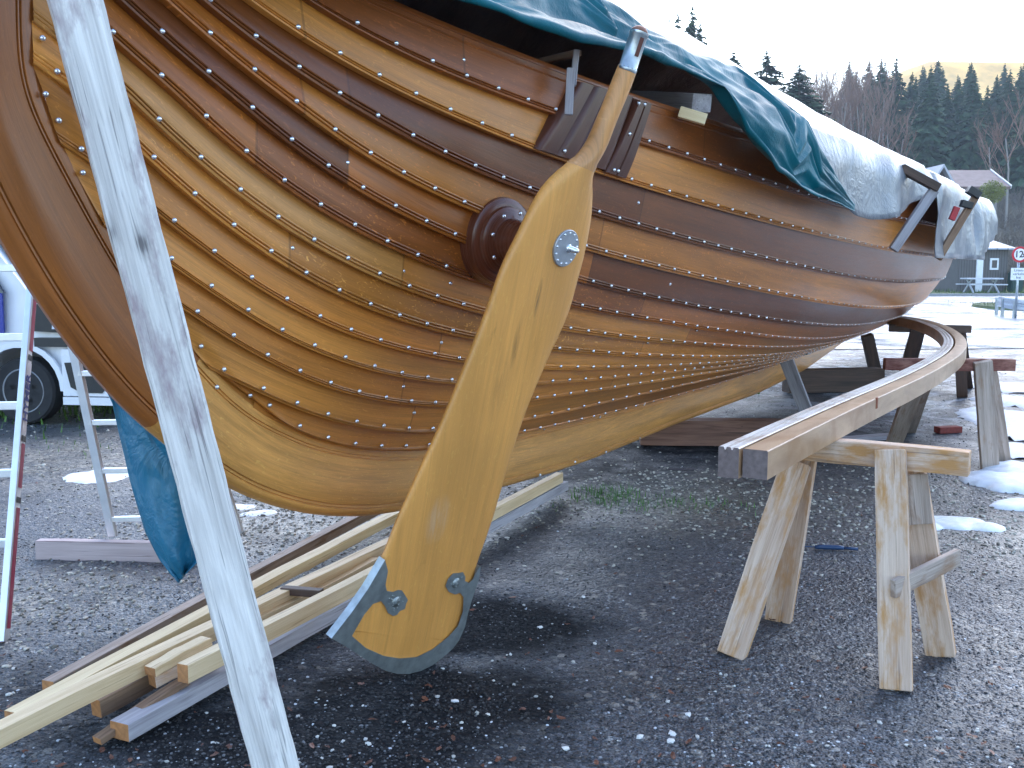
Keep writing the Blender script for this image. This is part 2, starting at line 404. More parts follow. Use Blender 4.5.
SCHEME = {  # strake whose lower edge is seam k : colours left to right, joint pixels
'R': ([GOLD, GOLD], [(470, 442)]), 'M': ([GOLD, scl(GOLD, .9)], [(640, 398)]), 'L': ([LIGHT, GOLD], [(412, 411)]),
'K': ([GOLD, scl(GOLD, .9), LIGHT], [(401, 385), (610, 380)]), 'J': ([LIGHT, scl(GOLD, .95)], [(470, 365)]), 'I': ([GOLD, LIGHT], [(438, 341)]),
'H': ([LIGHT, scl(GOLD, .85), GOLD], [(288, 240), (640, 345)]), 'G': ([srgb(198, 142, 78), GOLD, MID], [(400, 268), (690, 328)]),
'F': ([scl(MID, .95), RED, MID], [(250, 165), (640, 305)]), 'A': ([DARK, scl(MID, .95), DARK], [(345, 162), (590, 262)]),
'B': ([MID, scl(GOLD, .85), GOLD], [(300, 85), (600, 230)]), 'C': ([scl(RED, .8), DARK, DK2], [(345, 95), (640, 205)]),
'D': ([LIGHT, scl(LIGHT, .95), GOLD], [(300, 25), (603, 155)]), 'E': ([RED, scl(RED, 1.1), RED], [(461, 60), (700, 150)]),
}
# strake between seams: lower edge key -> upper edge key
KEYS = ['R']+ORDER
NAMES_LAB = {}
prof = [(0, 0.0), (.0012, .025), (.004, .030), (.011, .0303), (.0125, .0235), (.0145, .0235), (.016, .0285), (.0185, .0300), (.021, .0285), (.0225, .0230), (.0245, .0230), (.026, .0285), (.0285, .0300), (.031, .0285), (.0325, .0235), (.040, .0225)]
NC = 420
for i in range(len(KEYS)-1):
    lo, hi = KEYS[i], KEYS[i+1]
    S0, Z0 = path(lo, NC); S1, Z1 = path(hi, NC)
    if lo == 'R': prof_ = [(0, 0), (.002, .006), (.02, .008), (.04, .009)]
    else: prof_ = prof
    if lo != 'R': Z0 = Z0-.014
    if hi != 'SH': Z1 = Z1-.008
    B0 = b(S0, Z0); B1 = b(S1, Z1)
    D = np.sqrt((S1-S0)**2+(Z1-Z0)**2+(B1-B0)**2)          # width of the plank
    rows = []; UV = []
    full = [(d, o, None) for d, o in prof_]+[(None, None, q) for q in np.linspace(.25, 1, 7)]
    if hi == 'SH': # moulding under the rail
        full = full[:-1]+[(None, .006, -.056), (None, -.003, -.054), (None, -.003, -.050), (None, .006, -.048), (None, .008, -.042), (None, .006, -.037), (None, -.003, -.035), (None, -.003, -.031), (None, .006, -.029), (None, .005, -.001), (None, -.028, -.0005)]
    fade = np.clip((S0-S0[0])/.12, .35, 1); endt = prof_[-1][1]
    for (d, o, q) in full:
        if q is None: f = np.minimum(d/np.maximum(D, .02), .6); off = o*fade
        elif q < 0: f = 1+q/np.maximum(D, .05); off = np.full(NC, o)
        else:
            f0 = np.minimum(prof_[-1][0]/np.maximum(D, .02), .6); f = f0+(1-f0)*q; off = endt*(1-q)*fade
            if hi == 'SH': off = np.maximum(off, .004)
        S = S0+(S1-S0)*f; Z = Z0+(Z1-Z0)*f
        rows.append(hullW(S, Z, off)); UV.append(np.stack([S, f*D+i*1.7], -1))
    V = np.concatenate(rows); UV = np.concatenate(UV)
    cols_, jp = SCHEME[lo]; js = [sj(*p) for p in jp]
    mat = oak('oak_strake', cols_, js, .34, 1.0 if lo in 'BFEAH' else .45)
    o = mesh('strake', V, grid_faces(len(full), NC), mat, ship, UV, smooth=True)
    # port side twin, seen only from elsewhere: plain skin
def split_smooth(o, ang=35):
    bm = bmesh.new(); bm.from_mesh(o.data)
    for e in bm.edges:
        if len(e.link_faces) == 2 and e.calc_face_angle(0) > R(ang): e.smooth = False
    bm.to_mesh(o.data); bm.free()
for o in list(ship.children):
    if o.name.startswith('strake'): split_smooth(o, 30)
# port planking (one skin) and inner ceiling
def skin(name, sign, off, mat, s0=2.9):
    S = np.linspace(s0, SEND-.3, 260); rows = []; UV = []
    for f in np.linspace(0, 1, 24):
        zr_ = zseam('R', S); zs_ = np.minimum(zseam('SH', S), 3.0) + (-.004)
        zr_ = np.minimum(zr_, zs_-.02)
        Z = zr_+(zs_-zr_)*f; O_ = (b(S, Z)-off)*sign
        rows.append(np.stack([S*ux+(O_-CO)*nx, S*uy+(O_-CO)*ny, Z], -1)); UV.append(np.stack([S, Z], -1))
    return mesh(name, np.concatenate(rows), grid_faces(24, 260), mat, ship, np.concatenate(UV), smooth=True)
M_in = oak('oak_inner', [MID], (), .6, .2, 0)
skin('port_planking', -1, 0, M_in, 1.9); skin('inner_planking', 1, .034, M_in)

# rail cap on the sheer (thin top edge)
S = np.linspace(1.8, SEND-.4, 300); Z = zseam('SH', S); rr = []
for off, dz in ((-.036, -.03), (-.036, .006), (.007, .006), (.009, .002), (.009, -.012), (.003, -.013)):
    p = hullW(S, Z, off); p[:, 2] = Z+dz; rr.append(p)
o = mesh('gunwale_rail', np.concatenate(rr), grid_faces(6, 300), oak('oak_rail', [RED], (), .3, .1, .5), ship, np.concatenate([np.stack([S, np.full(300, k*.02)], -1) for k in range(6)]), smooth=True); split_smooth(o, 40)

# stem post and keel, one board in the centre plane
def board_curve(lo, hi_pts, n=260):
    lo = np.array(lo); hi_ = np.array(hi_pts)
    def arc(P):
        d = np.r_[0, np.cumsum(np.hypot(*np.diff(P, axis=0).T))]; return d
    return lo, hi_, arc
def resamp(P, n, sig=3):
    P = np.array(P, float); d = np.r_[0, np.cumsum(np.hypot(*np.diff(P, axis=0).T))]
    q = np.linspace(0, d[-1], n); Q = np.stack([np.interp(q, d, P[:, k]) for k in (0, 1)], -1)
    w = int(4*sig); kk = np.exp(-.5*(np.arange(-w, w+1)/sig)**2); kk /= kk.sum()
    out = []
    for k in (0, 1):
        a = Q[:, k]; ap = np.r_[2*a[0]-a[1:w+1][::-1], a, 2*a[-1]-a[-w-1:-1][::-1]]; out.append(np.convolve(ap, kk, 'same')[w:-w])
    return np.stack(out, -1)
OUc = resamp(ou, 900, 6); RBc = resamp(rb, 900, 6)
# for each outer point take the rabbet point matched by fraction of a common parameter (joined across)
marks_o = [0, .0]; 
def nearest_param(Pn, Q):
    # pairing by normals: march both with monotone matching
    idx = []; j = 0
    for p in Pn:
        d = np.hypot(Q[:, 0]-p[0], Q[:, 1]-p[1]); k = int(np.argmin(d[j:min(len(Q), j+60)]))+j; j = max(j, k); idx.append(j)
    a = np.array(idx, float); w = 20; ap = np.r_[np.full(w, a[0]), a, np.full(w, a[-1])]; a = np.convolve(ap, np.ones(2*w+1)/(2*w+1), 'same')[w:-w]
    return np.stack([np.interp(a, np.arange(len(Q)), Q[:, k]) for k in (0, 1)], -1)
OUm = OUc[OUc[:, 0].argmin():] if False else OUc
RBm = nearest_param(OUm, RBc)
keelprof = [(0, 0.0), (.004, .018), (.012, .029), (.022, .034), (.030, .035), (.0315, .030), (.0345, .030), (.036, .035), (.041, .035), (.0425, .030), (.0455, .030), (.047, .036)]
def keel_part(name, a, c, mat):
    A = OUm[a:c]; Bq = RBm[a:c]; n = len(A); Wd = np.hypot(*(Bq-A).T); rows = []; UV = []
    arc = np.r_[0, np.cumsum(np.hypot(*np.diff(A, axis=0).T))]
    seq = [(d, o, 0) for d, o in keelprof]+[(None, .047, q) for q in (.3, .5, .7)]+[(-.040, .05, 0), (-.038, .045, 0), (-.035, .045, 0), (-.0335, .05, 0), (-.030, .05, 0), (-.0285, .045, 0), (-.0255, .045, 0), (-.024, .051, 0), (-.004, .053, 0), (.012, .050, 1), (.02, .03, 1)]
    pr = []
    for d, o, q in seq:
        if d is None: f = np.full(n, q)
        elif q == 1: f = 1+d/Wd
        elif d < 0: f = 1+d/Wd
        else: f = d/Wd
        pr.append((f, o))
    for sign in (1, -1):
        for f, o in (pr if sign == 1 else pr[::-1]):
            P = A+(Bq-A)*f[:, None]
            rows.append(np.stack([P[:, 0]*ux+(sign*o-CO)*nx, P[:, 0]*uy+(sign*o-CO)*ny, P[:, 1]], -1)); UV.append(np.stack([arc, f*Wd], -1))
    nr = len(rows)
    fc = grid_faces(nr, n, closed_r=True)+[tuple(i*n for i in range(nr)), tuple(i*n+n-1 for i in range(nr))[::-1]]
    o = mesh(name, np.concatenate(rows), fc, mat, ship, np.concatenate(UV), smooth=True); split_smooth(o, 28); return o
ksplit = int(np.argmin(np.hypot(OUm[:, 0]-2.02, OUm[:, 1]-1.00)))
keel_part('stern_post', 0, ksplit+1, oak('oak_post', [srgb(158, 96, 42)], (), .36, .2, .3))
keel_part('keel', ksplit, len(OUm), oak('oak_keel', [srgb(220, 162, 90)], (), .38, .4, .2))
sel = (RBm[:, 0] > 1.9) & (RBm[:, 0] < 3.2) & (RBm[:, 1] < 1.5); A_ = OUm[sel]; B_ = RBm[sel]; dd_ = (B_-A_)/np.hypot(*(B_-A_).T)[:, None]; rows = []
for e, o in ((.004, .052), (.03, .050), (.12, .044)):
    P = B_+dd_*e; rows.append(np.stack([P[:, 0]*ux+(o-CO)*nx, P[:, 0]*uy+(o-CO)*ny, P[:, 1]], -1))
mesh('rabbet_strip', np.concatenate(rows), grid_faces(3, int(sel.sum())), oak('oak_strip', [GOLD], (), .4, .2, .1), ship, np.concatenate([np.stack([B_[:, 0], B_[:, 1]*.1+k], -1) for k in range(3)]), smooth=True)
# forward part of the keel and the bow post (mirrored run, mostly hidden)
fw = np.array([(14.1, .398), (15.5, .46), (17, .6), (18.3, .85), (19.3, 1.25), (19.9, 1.8), (20.1, 2.5)])
rbw = np.array([(14.0, .66), (15.3, .72), (16.6, .86), (17.8, 1.07), (18.8, 1.4), (19.5, 1.85), (19.75, 2.5)])
fw, rbw = resamp(fw, 80, 3), resamp(rbw, 80, 3); rows = []
for P, o in ((rbw, .04), (fw, .03), (fw, -.03), (rbw, -.04)):
    rows.append(np.stack([P[:, 0]*ux+(o-CO)*nx, P[:, 0]*uy+(o-CO)*ny, P[:, 1]], -1))
mesh('bow_post', np.concatenate(rows), grid_faces(4, 80, closed_r=True), bpy.data.materials['oak_keel'], ship, np.concatenate([np.stack([r_[:, 1], r_[:, 2]], -1) for r_ in rows]))

# rivets: every one on the lap lines
def rivet_mesh(r=.0080):
    V = []; Fc = []; n = 10
    for h, rr_ in ((-.002, 1.0), (.0, 1.0), (.0030, .88), (.0052, .6), (.0062, .28)):
        for k in range(n): q = 2*math.pi*k/n; V.append((math.cos(q)*r*rr_, math.sin(q)*r*rr_, h))
    V.append((0, 0, .0064)); m = len(V)-1
    for i in range(4):
        for k in range(n): Fc.append((i*n+k, i*n+(k+1) % n, (i+1)*n+(k+1) % n, (i+1)*n+k))
    for k in range(n): Fc.append((4*n+k, 4*n+(k+1) % n, m))
    return np.array(V), Fc
rv, rf = rivet_mesh(); rme = bpy.data.meshes.new('rivet'); rme.from_pydata([tuple(v) for v in rv], [], rf); rme.materials.append(M_rivet)
rme.polygons.foreach_set('use_smooth', [True]*len(rme.polygons))
RIV = []
for k in ORDER[:-1]:
    S = np.linspace(STARTS[k]+.05, 15.5, 4000); Z = zseam(k, S); P = hullW(S, Z, .0)
    d = np.r_[0, np.cumsum(np.linalg.norm(np.diff(P, axis=0), axis=1))]
    for q in np.arange(.0, d[-1], .150 if k not in 'ML' else .16):
        s_ = np.interp(q, d, S); z_ = float(zseam(k, s_))+.006; n_ = hullN(s_, z_)
        wn = Vector((n_[0]*ux+n_[1]*nx, n_[0]*uy+n_[1]*ny, n_[2]))
        p = hullW(s_, z_, .030*min(1, .35+(s_-STARTS[k])/.2)); RIV.append((Vector(p), wn))
for x, y in ((461, 60), (345, 162), (290, 247), (401, 270), (439, 341), (401, 385), (412, 411), (248, 394), (668, 283), (700, 240), (636, 202), (646, 341), (695, 329), (448, 282), (41, 39), (44, 94), (57, 120), (81, 172), (107, 216), (199, 345)):
    h = hit(x, y)
    if h:
        n_ = hullN(h[0], h[1]); RIV.append((Vector(hullW(h[0], h[1], .012)), Vector((n_[0]*ux+n_[1]*nx, n_[0]*uy+n_[1]*ny, n_[2]))))
for x, y in ((217, 387), (600, 417), (644, 405), (679, 395), (708, 387), (733, 379), (754, 371), (544, 429), (540, 475), (575, 462), (606, 452), (640, 438)):
    p = at_off(x, y, .053); RIV.append((Vector(p), Vector((nx, ny, 0))))
def vis(p):
    x, y, d = px_of(p); return 0 < x < 1024 and 0 < y < 768
def rmat(p, n_): return Matrix.Translation(p) @ n_.to_track_quat('Z', 'Y').to_matrix().to_4x4()
key = sorted(RIV, key=lambda r_: (not vis(r_[0]), px_of(r_[0])[2]))
for p, n_ in key[:100]:
    o = bpy.data.objects.new('rivet', rme); col.objects.link(o); o.parent = ship; o.matrix_basis = Matrix.Translation(-OPOS[ship]) @ rmat(p, n_)
V = []; Fc = []
for p, n_ in key[100:]:
    m = rmat(p, n_) @ Matrix.Scale(1.0 if px_of(p)[2] < 6 else .72, 4); bse = len(V); V += [m @ Vector(v) for v in rv]; Fc += [tuple(i+bse for i in f) for f in rf]
o = mesh('rivets', V, Fc, M_rivet, ship, smooth=True); o['kind'] = 'stuff'

# ================================================================== FITTINGS ON THE SHIP
# quarter pad (two vertically grooved timbers the handle bears against), follows the hull
def hull_patch(name, corners, th, mat, grooves, n=34, m=14):
    C = [np.array(hit(*c)[:2]) for c in corners]      # TL TR BR BL in (s,z)
    rows = []; UV = []
    us = np.linspace(0, 1, n)
    def offp(u):
        o = th
        for g in grooves: o -= .016*math.exp(-((u-g)/.02)**2)
        o -= .02*max(0, 1-u/.06)**2+.02*max(0, 1-(1-u)/.06)**2
        return o
    for j in range(m+2):
        v = (j-.5)/(m-1) if 0 < j < m+1 else (0 if j == 0 else 1); v = min(1, max(0, v)); r_ = []
        for i in range(n+2):
            u = us[min(max(i-1, 0), n-1)]
            p = (C[0]*(1-u)+C[1]*u)*(1-v)+(C[3]*(1-u)+C[2]*u)*v
            edge = i in (0, n+1) or j in (0, m+1)
            r_.append(hullW(p[0], p[1], -.03 if edge else offp(u))); UV.append((v*.5+3, u*.35))
        rows.append(np.array(r_))
    o = mesh(name, np.concatenate(rows), grid_faces(m+2, n+2), mat, ship, UV, smooth=True); split_smooth(o, 40); return o
M_pad = oak('dark_pad_oak', [srgb(92, 56, 44)], (), .32, .1, .2)
hull_patch('quarter_pad', [(571, 79), (626, 95), (598, 168), (527, 147)], .052, M_pad, (.28, .52, .74))
hull_patch('quarter_pad', [(630, 97), (643, 101), (617, 176), (596, 169)], .052, M_pad, (.5,))
for x, y in ((554, 149), (576, 154), (590, 121), (604, 167), (608, 168), (619, 133), (628, 103), (634, 104)):
    h = hit(x, y); n_ = hullN(h[0], h[1]); wn = Vector((n_[0]*ux+n_[1]*nx, n_[0]*uy+n_[1]*ny, n_[2]))
    o = bpy.data.objects.new('rivet', rme); col.objects.link(o); o.parent = ship; o.matrix_basis = Matrix.Translation(-OPOS[ship]) @ rmat(Vector(hullW(h[0], h[1], .052)), wn)

# rudder plane
P0 = Vector(at_y(565, 248, 3.41)); PB = Vector(gp(402, 671, .030)); CH = Vector((.67, .742, 0)).normalized()
NR = CH.cross(P0-PB).normalized()
if NR.y > 0: NR = -NR
AXR = NR.cross(CH).normalized()
if AXR.z < 0: AXR = -AXR
def rp(px, py, off=0.0):
    d = Vector(ray(px, py)); o = Vector((0, 0, H)); q = P0+NR*off
    t = (q-o).dot(NR)/d.dot(NR); return o+d*t
# boss: flange and trunk
BAX = (Vector(at_y(496, 240, 3.66))-P0).normalized()
V, Fc = lathe_geo(P0+BAX*.02, BAX, [(0, .058), (.03, .062), (.12, .070), (.20, .077), (.245, .082), (.25, .090), (.255, .108), (.263, .120), (.275, .124), (.277, .140), (.285, .152), (.305, .156), (.327, .156), (.335, .158), (.35, .162), (.43, .162), (.60, .162)], 48)
o = mesh('rudder_boss', V, Fc, M_boss, ship, uvs=[(i % 48/48*.5, i//48*.03) for i in range(len(V))], smooth=True); split_smooth(o, 35)
fr, _ = frame(P0+BAX*.27, P0+BAX*1.3, (0, 0, 1))
for k in range(8):
    q = 2*math.pi*(k+.3)/8; p = fr @ Vector((-.004, math.cos(q)*.104, math.sin(q)*.104))
    p -= BAX*.012
    oo = bpy.data.objects.new('rivet', rme); col.objects.link(oo); oo.parent = ship; oo.matrix_basis = Matrix.Translation(-OPOS[ship]) @ rmat(p, -BAX)

rud = empty('steering_rudder', rp(402, 671)); tag(rud, 'honey coloured side rudder with round handle and grey metal tip, leaning against the ship', 'rudder')
M_rud = oak('rudder_wood', [srgb(232, 170, 94)], (), .38, .2, .2, .45)
t = NT.__new__(NT); t.m = M_rud; t.t = M_rud.node_tree; t.b = t.t.nodes['Principled BSDF']
lk = t.b.inputs['Base Color'].links[0]; src = lk.from_socket; uvn = t.n('UVMap', uv_map='UVMap').outputs[0]; sp = t.n('SeparateXYZ'); t.l(uvn, sp.inputs[0])
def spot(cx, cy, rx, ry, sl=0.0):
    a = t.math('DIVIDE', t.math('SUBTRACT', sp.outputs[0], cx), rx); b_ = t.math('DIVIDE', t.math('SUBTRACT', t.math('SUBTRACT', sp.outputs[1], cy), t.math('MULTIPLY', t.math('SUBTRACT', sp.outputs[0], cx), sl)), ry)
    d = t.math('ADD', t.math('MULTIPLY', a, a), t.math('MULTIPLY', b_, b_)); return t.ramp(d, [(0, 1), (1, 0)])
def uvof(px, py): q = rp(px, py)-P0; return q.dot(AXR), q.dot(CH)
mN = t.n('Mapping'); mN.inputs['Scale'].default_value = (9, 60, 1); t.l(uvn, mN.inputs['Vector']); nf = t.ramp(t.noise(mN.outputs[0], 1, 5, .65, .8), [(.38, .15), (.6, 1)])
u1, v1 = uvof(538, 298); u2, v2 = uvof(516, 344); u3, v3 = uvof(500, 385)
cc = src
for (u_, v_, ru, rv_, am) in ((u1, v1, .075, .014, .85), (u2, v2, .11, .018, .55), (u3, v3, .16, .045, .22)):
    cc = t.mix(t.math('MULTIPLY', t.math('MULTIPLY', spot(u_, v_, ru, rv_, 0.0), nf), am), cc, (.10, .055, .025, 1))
u4, v4 = uvof(438, 520); cc = t.mix(t.math('MULTIPLY', t.math('MULTIPLY', spot(u4, v4, .10, .06), nf), .3), cc, (.62, .52, .40, 1))
t.l(cc, t.b.inputs['Base Color'])
M_hnd = oak('rudder_handle_wood', [srgb(214, 158, 102)], (), .4, .2, .25)
rows_px = [ # left x,y  right x,y   half-thickness(m)  
((620,63),(635,72),.030),((613,80),(629,89),.031),((600,112),(616,120),.031),((586,143),(604,150),.031),((577,165),(598,174),.031),
((566,174),(596.5,185),.031),((553,187),(597,198),.031),((541,205),(595.5,220),.030),((524,238),(590,250),.029),((508,271),(582,281),.028),((492,315),(571,318),.027),((472,365),(551,362),.026),((447,425),(530,412),.025),((426,470),(512,466),.024),
((402,523),(496,520),.023),((386,561),(480,566),.022),((368,590),(474,592),.020),((352,613),(465,617),.019),((340,630),(456,641),.017)]
def rud_section(L, Rr, th, n=28):
    c = (L+Rr)/2; d = (Rr-L); wv = d.length/2; d.normalize(); up = NR
    pts = []
    for k in range(n):
        q = 2*math.pi*k/n; cx, sy = math.cos(q), math.sin(q)
        e = 1.0 if wv < th*1.6 else .42
        x = math.copysign(abs(cx)**(1 if e == 1 else .62), cx)*wv; y = math.copysign(abs(sy)**e, sy)*th
        if e != 1: y *= (1-.25*(abs(x)/wv)**3)
        pts.append(c+d*x+up*(y-th))          # front face lies in the plane
    return pts
SECT = []
for (a, c, th) in rows_px:
    L, Rr = rp(*a), rp(*c)
    if th > .0299 and (Rr-L).length < .11:
        r_ = (Rr-L).length*.36; L, Rr = rp(*a, -r_)+NR*r_, rp(*c, -r_)+NR*r_; m_ = (L+Rr)/2; dd = (Rr-L).normalized(); L, Rr = m_-dd*r_, m_+dd*r_; th = r_
    SECT.append([L, Rr, th])
# smooth interpolation between the rows
def cat(P, t):
    n = len(P); i = min(int(t), n-2); f = t-i
    p0, p1, p2, p3 = P[max(i-1, 0)], P[i], P[i+1], P[min(i+2, n-1)]
    return (p1*2+(p2-p0)*f+(p0*2-p1*5+p2*4-p3)*f*f+(p1*3-p0-p2*3+p3)*f**3)*.5
def build_rud(i0, i1, name, mat, nsub=5, endrow=None):
    L_ = [s_[0] for s_ in SECT]; R_ = [s_[1] for s_ in SECT]; T_ = [s_[2] for s_ in SECT]
    V = []; UV = []; n = 28; cnt = 0
    for k in range((i1-i0)*nsub+1):
        t = i0+k/nsub; pts = rud_section(cat(L_, t), cat(R_, t), cat(T_, t), n)
        for p in pts: V.append(p); q = p-P0; UV.append((q.dot(AXR), q.dot(CH)))
        cnt += 1
    fc = grid_faces(cnt, n, closed_c=True)+[tuple(range(n)), tuple((cnt-1)*n+k for k in range(n))[::-1]]
    return mesh(name, V, fc, mat, rud, UV, smooth=True)
o = build_rud(0, 4, 'handle', M_hnd); split_smooth(o, 60)
# blade down to the tip, with its round bottom: extra rows whose ends follow the curved foot
tip_l = [(333, 637.5)]; 
foot = [(333,637.5),(346,645),(359,653),(372,661.5),(386,669),(398,671.8),(409,672),(421,669),(433,663),(446,653),(456,641)]
o = build_rud(4, 18, 'blade', M_rud); split_smooth(o, 60)
# foot: fan section closed by the curve
fp = [rp(x, y) for x, y in foot]; top0, top1 = rp(340, 630), rp(456, 641); V = []; Fc = []; n = len(fp)
tp = [top0.lerp(top1, i/(n-1)) for i in range(n)]
for off in (0, -.034):
    for p in tp: V.append(p+NR*off*1.0)
    for p in fp: V.append(p+NR*(off*.75-.003))
for i in range(n-1):
    Fc += [(i, i+1, n+i+1, n+i), (2*n+i, 3*n+i, 3*n+i+1, 2*n+i+1), (n+i, n+i+1, 3*n+i+1, 3*n+i)]
foot_o = mesh('blade_foot', V, Fc, M_rud, rud, uvs=[((Vector(v)-P0).dot(AXR), (Vector(v)-P0).dot(CH)) for v in V])
# metal shoe
shoe_in = [(388,571),(385.5,585),(387,591),(393,592),(398,590),(402,590.5),(405,595),(408,600),(406,604),(405,609),(400,611),(397,615),(393,616),(388,613),(385,606),(381,601),(373,604),(364,615),(352,636),(366,648),(384,656),(400,658.5),(417,657),(433,649),(448,637),(458,626),(463,611),(463.5,597),(460,593),(455,594.5),(449,592),(445.5,586),(448,579),(453,573.5),(459,573),(463,572),(465.5,577),(465,581),(469,583),(473,579),(479,567)]
shoe_out = [(481,566.5),(479,580),(474,594),(468.5,612),(465,627),(459,640.5),(453,648.5),(446,655),(433,665),(421,671),(409,674),(398,674),(386,671),(372,663.5),(359,655),(346,646.5),(331.5,638.5),(352,612),(368,589),(385,560)]
poly = shoe_in+shoe_out
from mathutils.geometry import tessellate_polygon
tri = tessellate_polygon([[Vector((x, y, 0)) for x, y in poly]]); n = len(poly)
V = [rp(x, y, .0035) for x, y in poly]+[rp(x, y, -.008) for x, y in poly]; Fc = [tuple(t_) for t_ in tri]+[(i, (i+1) % n, n+(i+1) % n, n+i) for i in range(n)]
mesh('metal_shoe', V, Fc, M_plate, rud)
# rim of the shoe round the edge of the blade
V = []; rimp = shoe_out; Fc = []
for x, y in rimp:
    p = rp(x, y, .0035); V += [p, p-NR*.030]
n = len(rimp)
for i in range(n-1): Fc.append((2*i, 2*i+1, 2*i+3, 2*i+2))
mesh('shoe_rim', V, Fc, plain('shoe_rim_steel', (.50, .54, .54, 1), .35, .7, .2, 30), rud)
# dotted texture rivets on the two lobes
for cx_, cy_ in ((396, 602), (456, 583)):
    parts = [lathe_geo(rp(cx_, cy_, .0034), NR, [(0, .020), (.0008, .020)], 16)]
    for k in range(26):
        a = random.uniform(0, 6.28); r_ = random.uniform(0, 8.5)
        m_ = rmat(rp(cx_+math.cos(a)*r_, cy_+math.sin(a)*r_*1.1, .0040), NR) @ Matrix.Scale(.26, 4)
        parts.append(([m_ @ Vector(v) for v in rv], rf))
    V, Fc = merge(parts); mesh('shoe_studs', V, Fc, M_plate, rud, smooth=True)
# pivot plate with its studs and bolt
c0 = rp(565, 248, .0); V, Fc = lathe_geo(c0-NR*.002, NR, [(0, .064), (.008, .064), (.010, .062)], 40)
pl = mesh('pivot_plate', V, Fc, plain('pivot_plate_steel', (.40, .42, .45, 1), .4, .7, .1, 30), rud)
fr, _ = frame(c0, c0+NR, (0, 0, 1)); parts = []
for k in range(13):
    q = 2*math.pi*k/13; m_ = rmat(fr @ Vector((.008, math.cos(q)*.053, math.sin(q)*.053)), NR) @ Matrix.Scale(.55, 4); parts.append(([m_ @ Vector(v) for v in rv], rf))
V, Fc = merge(parts); mesh('stud_ring', V, Fc, M_rivet, pl, smooth=True)
V, Fc = lathe_geo(c0+CH*.012, NR+CH*.25, [(0, .016), (.01, .016), (.012, .010), (.035, .010), (.043, .006), (.045, .001)], 14); mesh('bolt', V, Fc, M_rivet, pl, smooth=True)
# handle ferrule with slot
a0, a1 = (rp(618.5, 66, -.03)+rp(635, 75, -.03))/2, (rp(630.5, 29, -.03)+rp(649, 33, -.03))/2
ax = (a1-a0).normalized(); ctr = NR*0
ra = .0305; V, Fc = lathe_geo(a0+ctr-ax*.004, ax, [(0, ra), (.003, ra+.002), (.012, ra+.002), (.014, ra+.0005), ((a1-a0).length-.012, ra+.0005), ((a1-a0).length-.010, ra+.002), ((a1-a0).length, ra+.002)], 32, NR)
fer = mesh('ferrule', V, Fc, M_steel, rud, smooth=True); split_smooth(fer, 40)
V, Fc = lathe_geo(a1+ctr-ax*.006, ax, [(0, ra-.002), (.008, ra-.003), (.016, ra-.009), (.021, ra-.018), (.022, .002)], 28, NR); mesh('end_knob', V, Fc, oak('knob_wood', [srgb(150, 106, 92)], (), .5, 0, .1), rud, uvs=[(v[2], v[0]) for v in V], smooth=True)
mid = (a0+a1)/2+ctr+ax*.012; side = (Vector((0, -1, 0))-ax*Vector((0, -1, 0)).dot(ax)).normalized(); side = (side*.93+CH*.45-ax*(CH*.45).dot(ax)).normalized()
m_, _ = frame(mid+side*(ra-.003), mid+side*(ra-.003)+ax, side); V, Fc = box_geo(m_, .062, .011, .014)
mesh('slot', V, Fc, oak('slot_wood', [srgb(110, 70, 62)], (), .6, 0, 0), fer, uvs=[(0, 0)]*8)
parts = []
for t_ in (.008, (a1-a0).length-.012):
    parts = []
    for k in range(14):
        q = 2*math.pi*k/14; f_, _ = frame(a0+ctr, a1+ctr, NR); p = f_ @ Vector((t_, math.cos(q)*(ra+.0018), math.sin(q)*(ra+.0018)))
        m_ = rmat(p, (p-(a0+ctr+ax*t_)).normalized()) @ Matrix.Scale(.28, 4); parts.append(([m_ @ Vector(v) for v in rv], rf))
    V, Fc = merge(parts); mesh('ferrule_pins', V, Fc, M_plate, fer, smooth=True)


# weathered clamp hooked over the gunwale
h0 = hit(572, 80); D0 = W3(h0[0], h0[2], h0[1])[1]
cl = empty('wooden_clamp', at_y(569, 115, D0-.10)); tag(cl, 'grey weathered wooden hook clamped over the gunwale beside the rudder handle', 'clamp')
board('upright', Vector(at_y(573, 86, D0-.11)), Vector(at_y(576.5, 50, D0-.11)), .022, .03, M_greyplank, (1, 0, 0), cl)
board('lower_piece', Vector(at_y(568.5, 115, D0-.14)), Vector(at_y(571, 68, D0-.14)), .030, .022, M_greyplank, (1, 0, 0), cl)
board('arm', Vector(at_y(578, 53, D0-.10)), Vector(at_y(530, 64, D0+.25)), .022, .03, M_brown, (0, 0, 1), cl)
# timber ends poking over the gunwale
h1 = hit(680, 118); D1 = W3(h1[0], h1[2], h1[1])[1]
o = board('beam_end', Vector(at_y(702, 103, D1-.06)), Vector(at_y(640, 99, D1+.5)), .075, .09, M_greyplank, (0, 0, 1)); tag(o, 'grey brown beam end sticking out over the gunwale under the blue tarpaulin', 'beam')
o = board('wooden_wedge', Vector(at_y(679, 112, D1-.075)), Vector(at_y(706, 120, D1-.09)), .045, .05, M_pine2, (0, 0, 1)); tag(o, 'small pale sawn block hanging below the grey beam end at the gunwale', 'block')

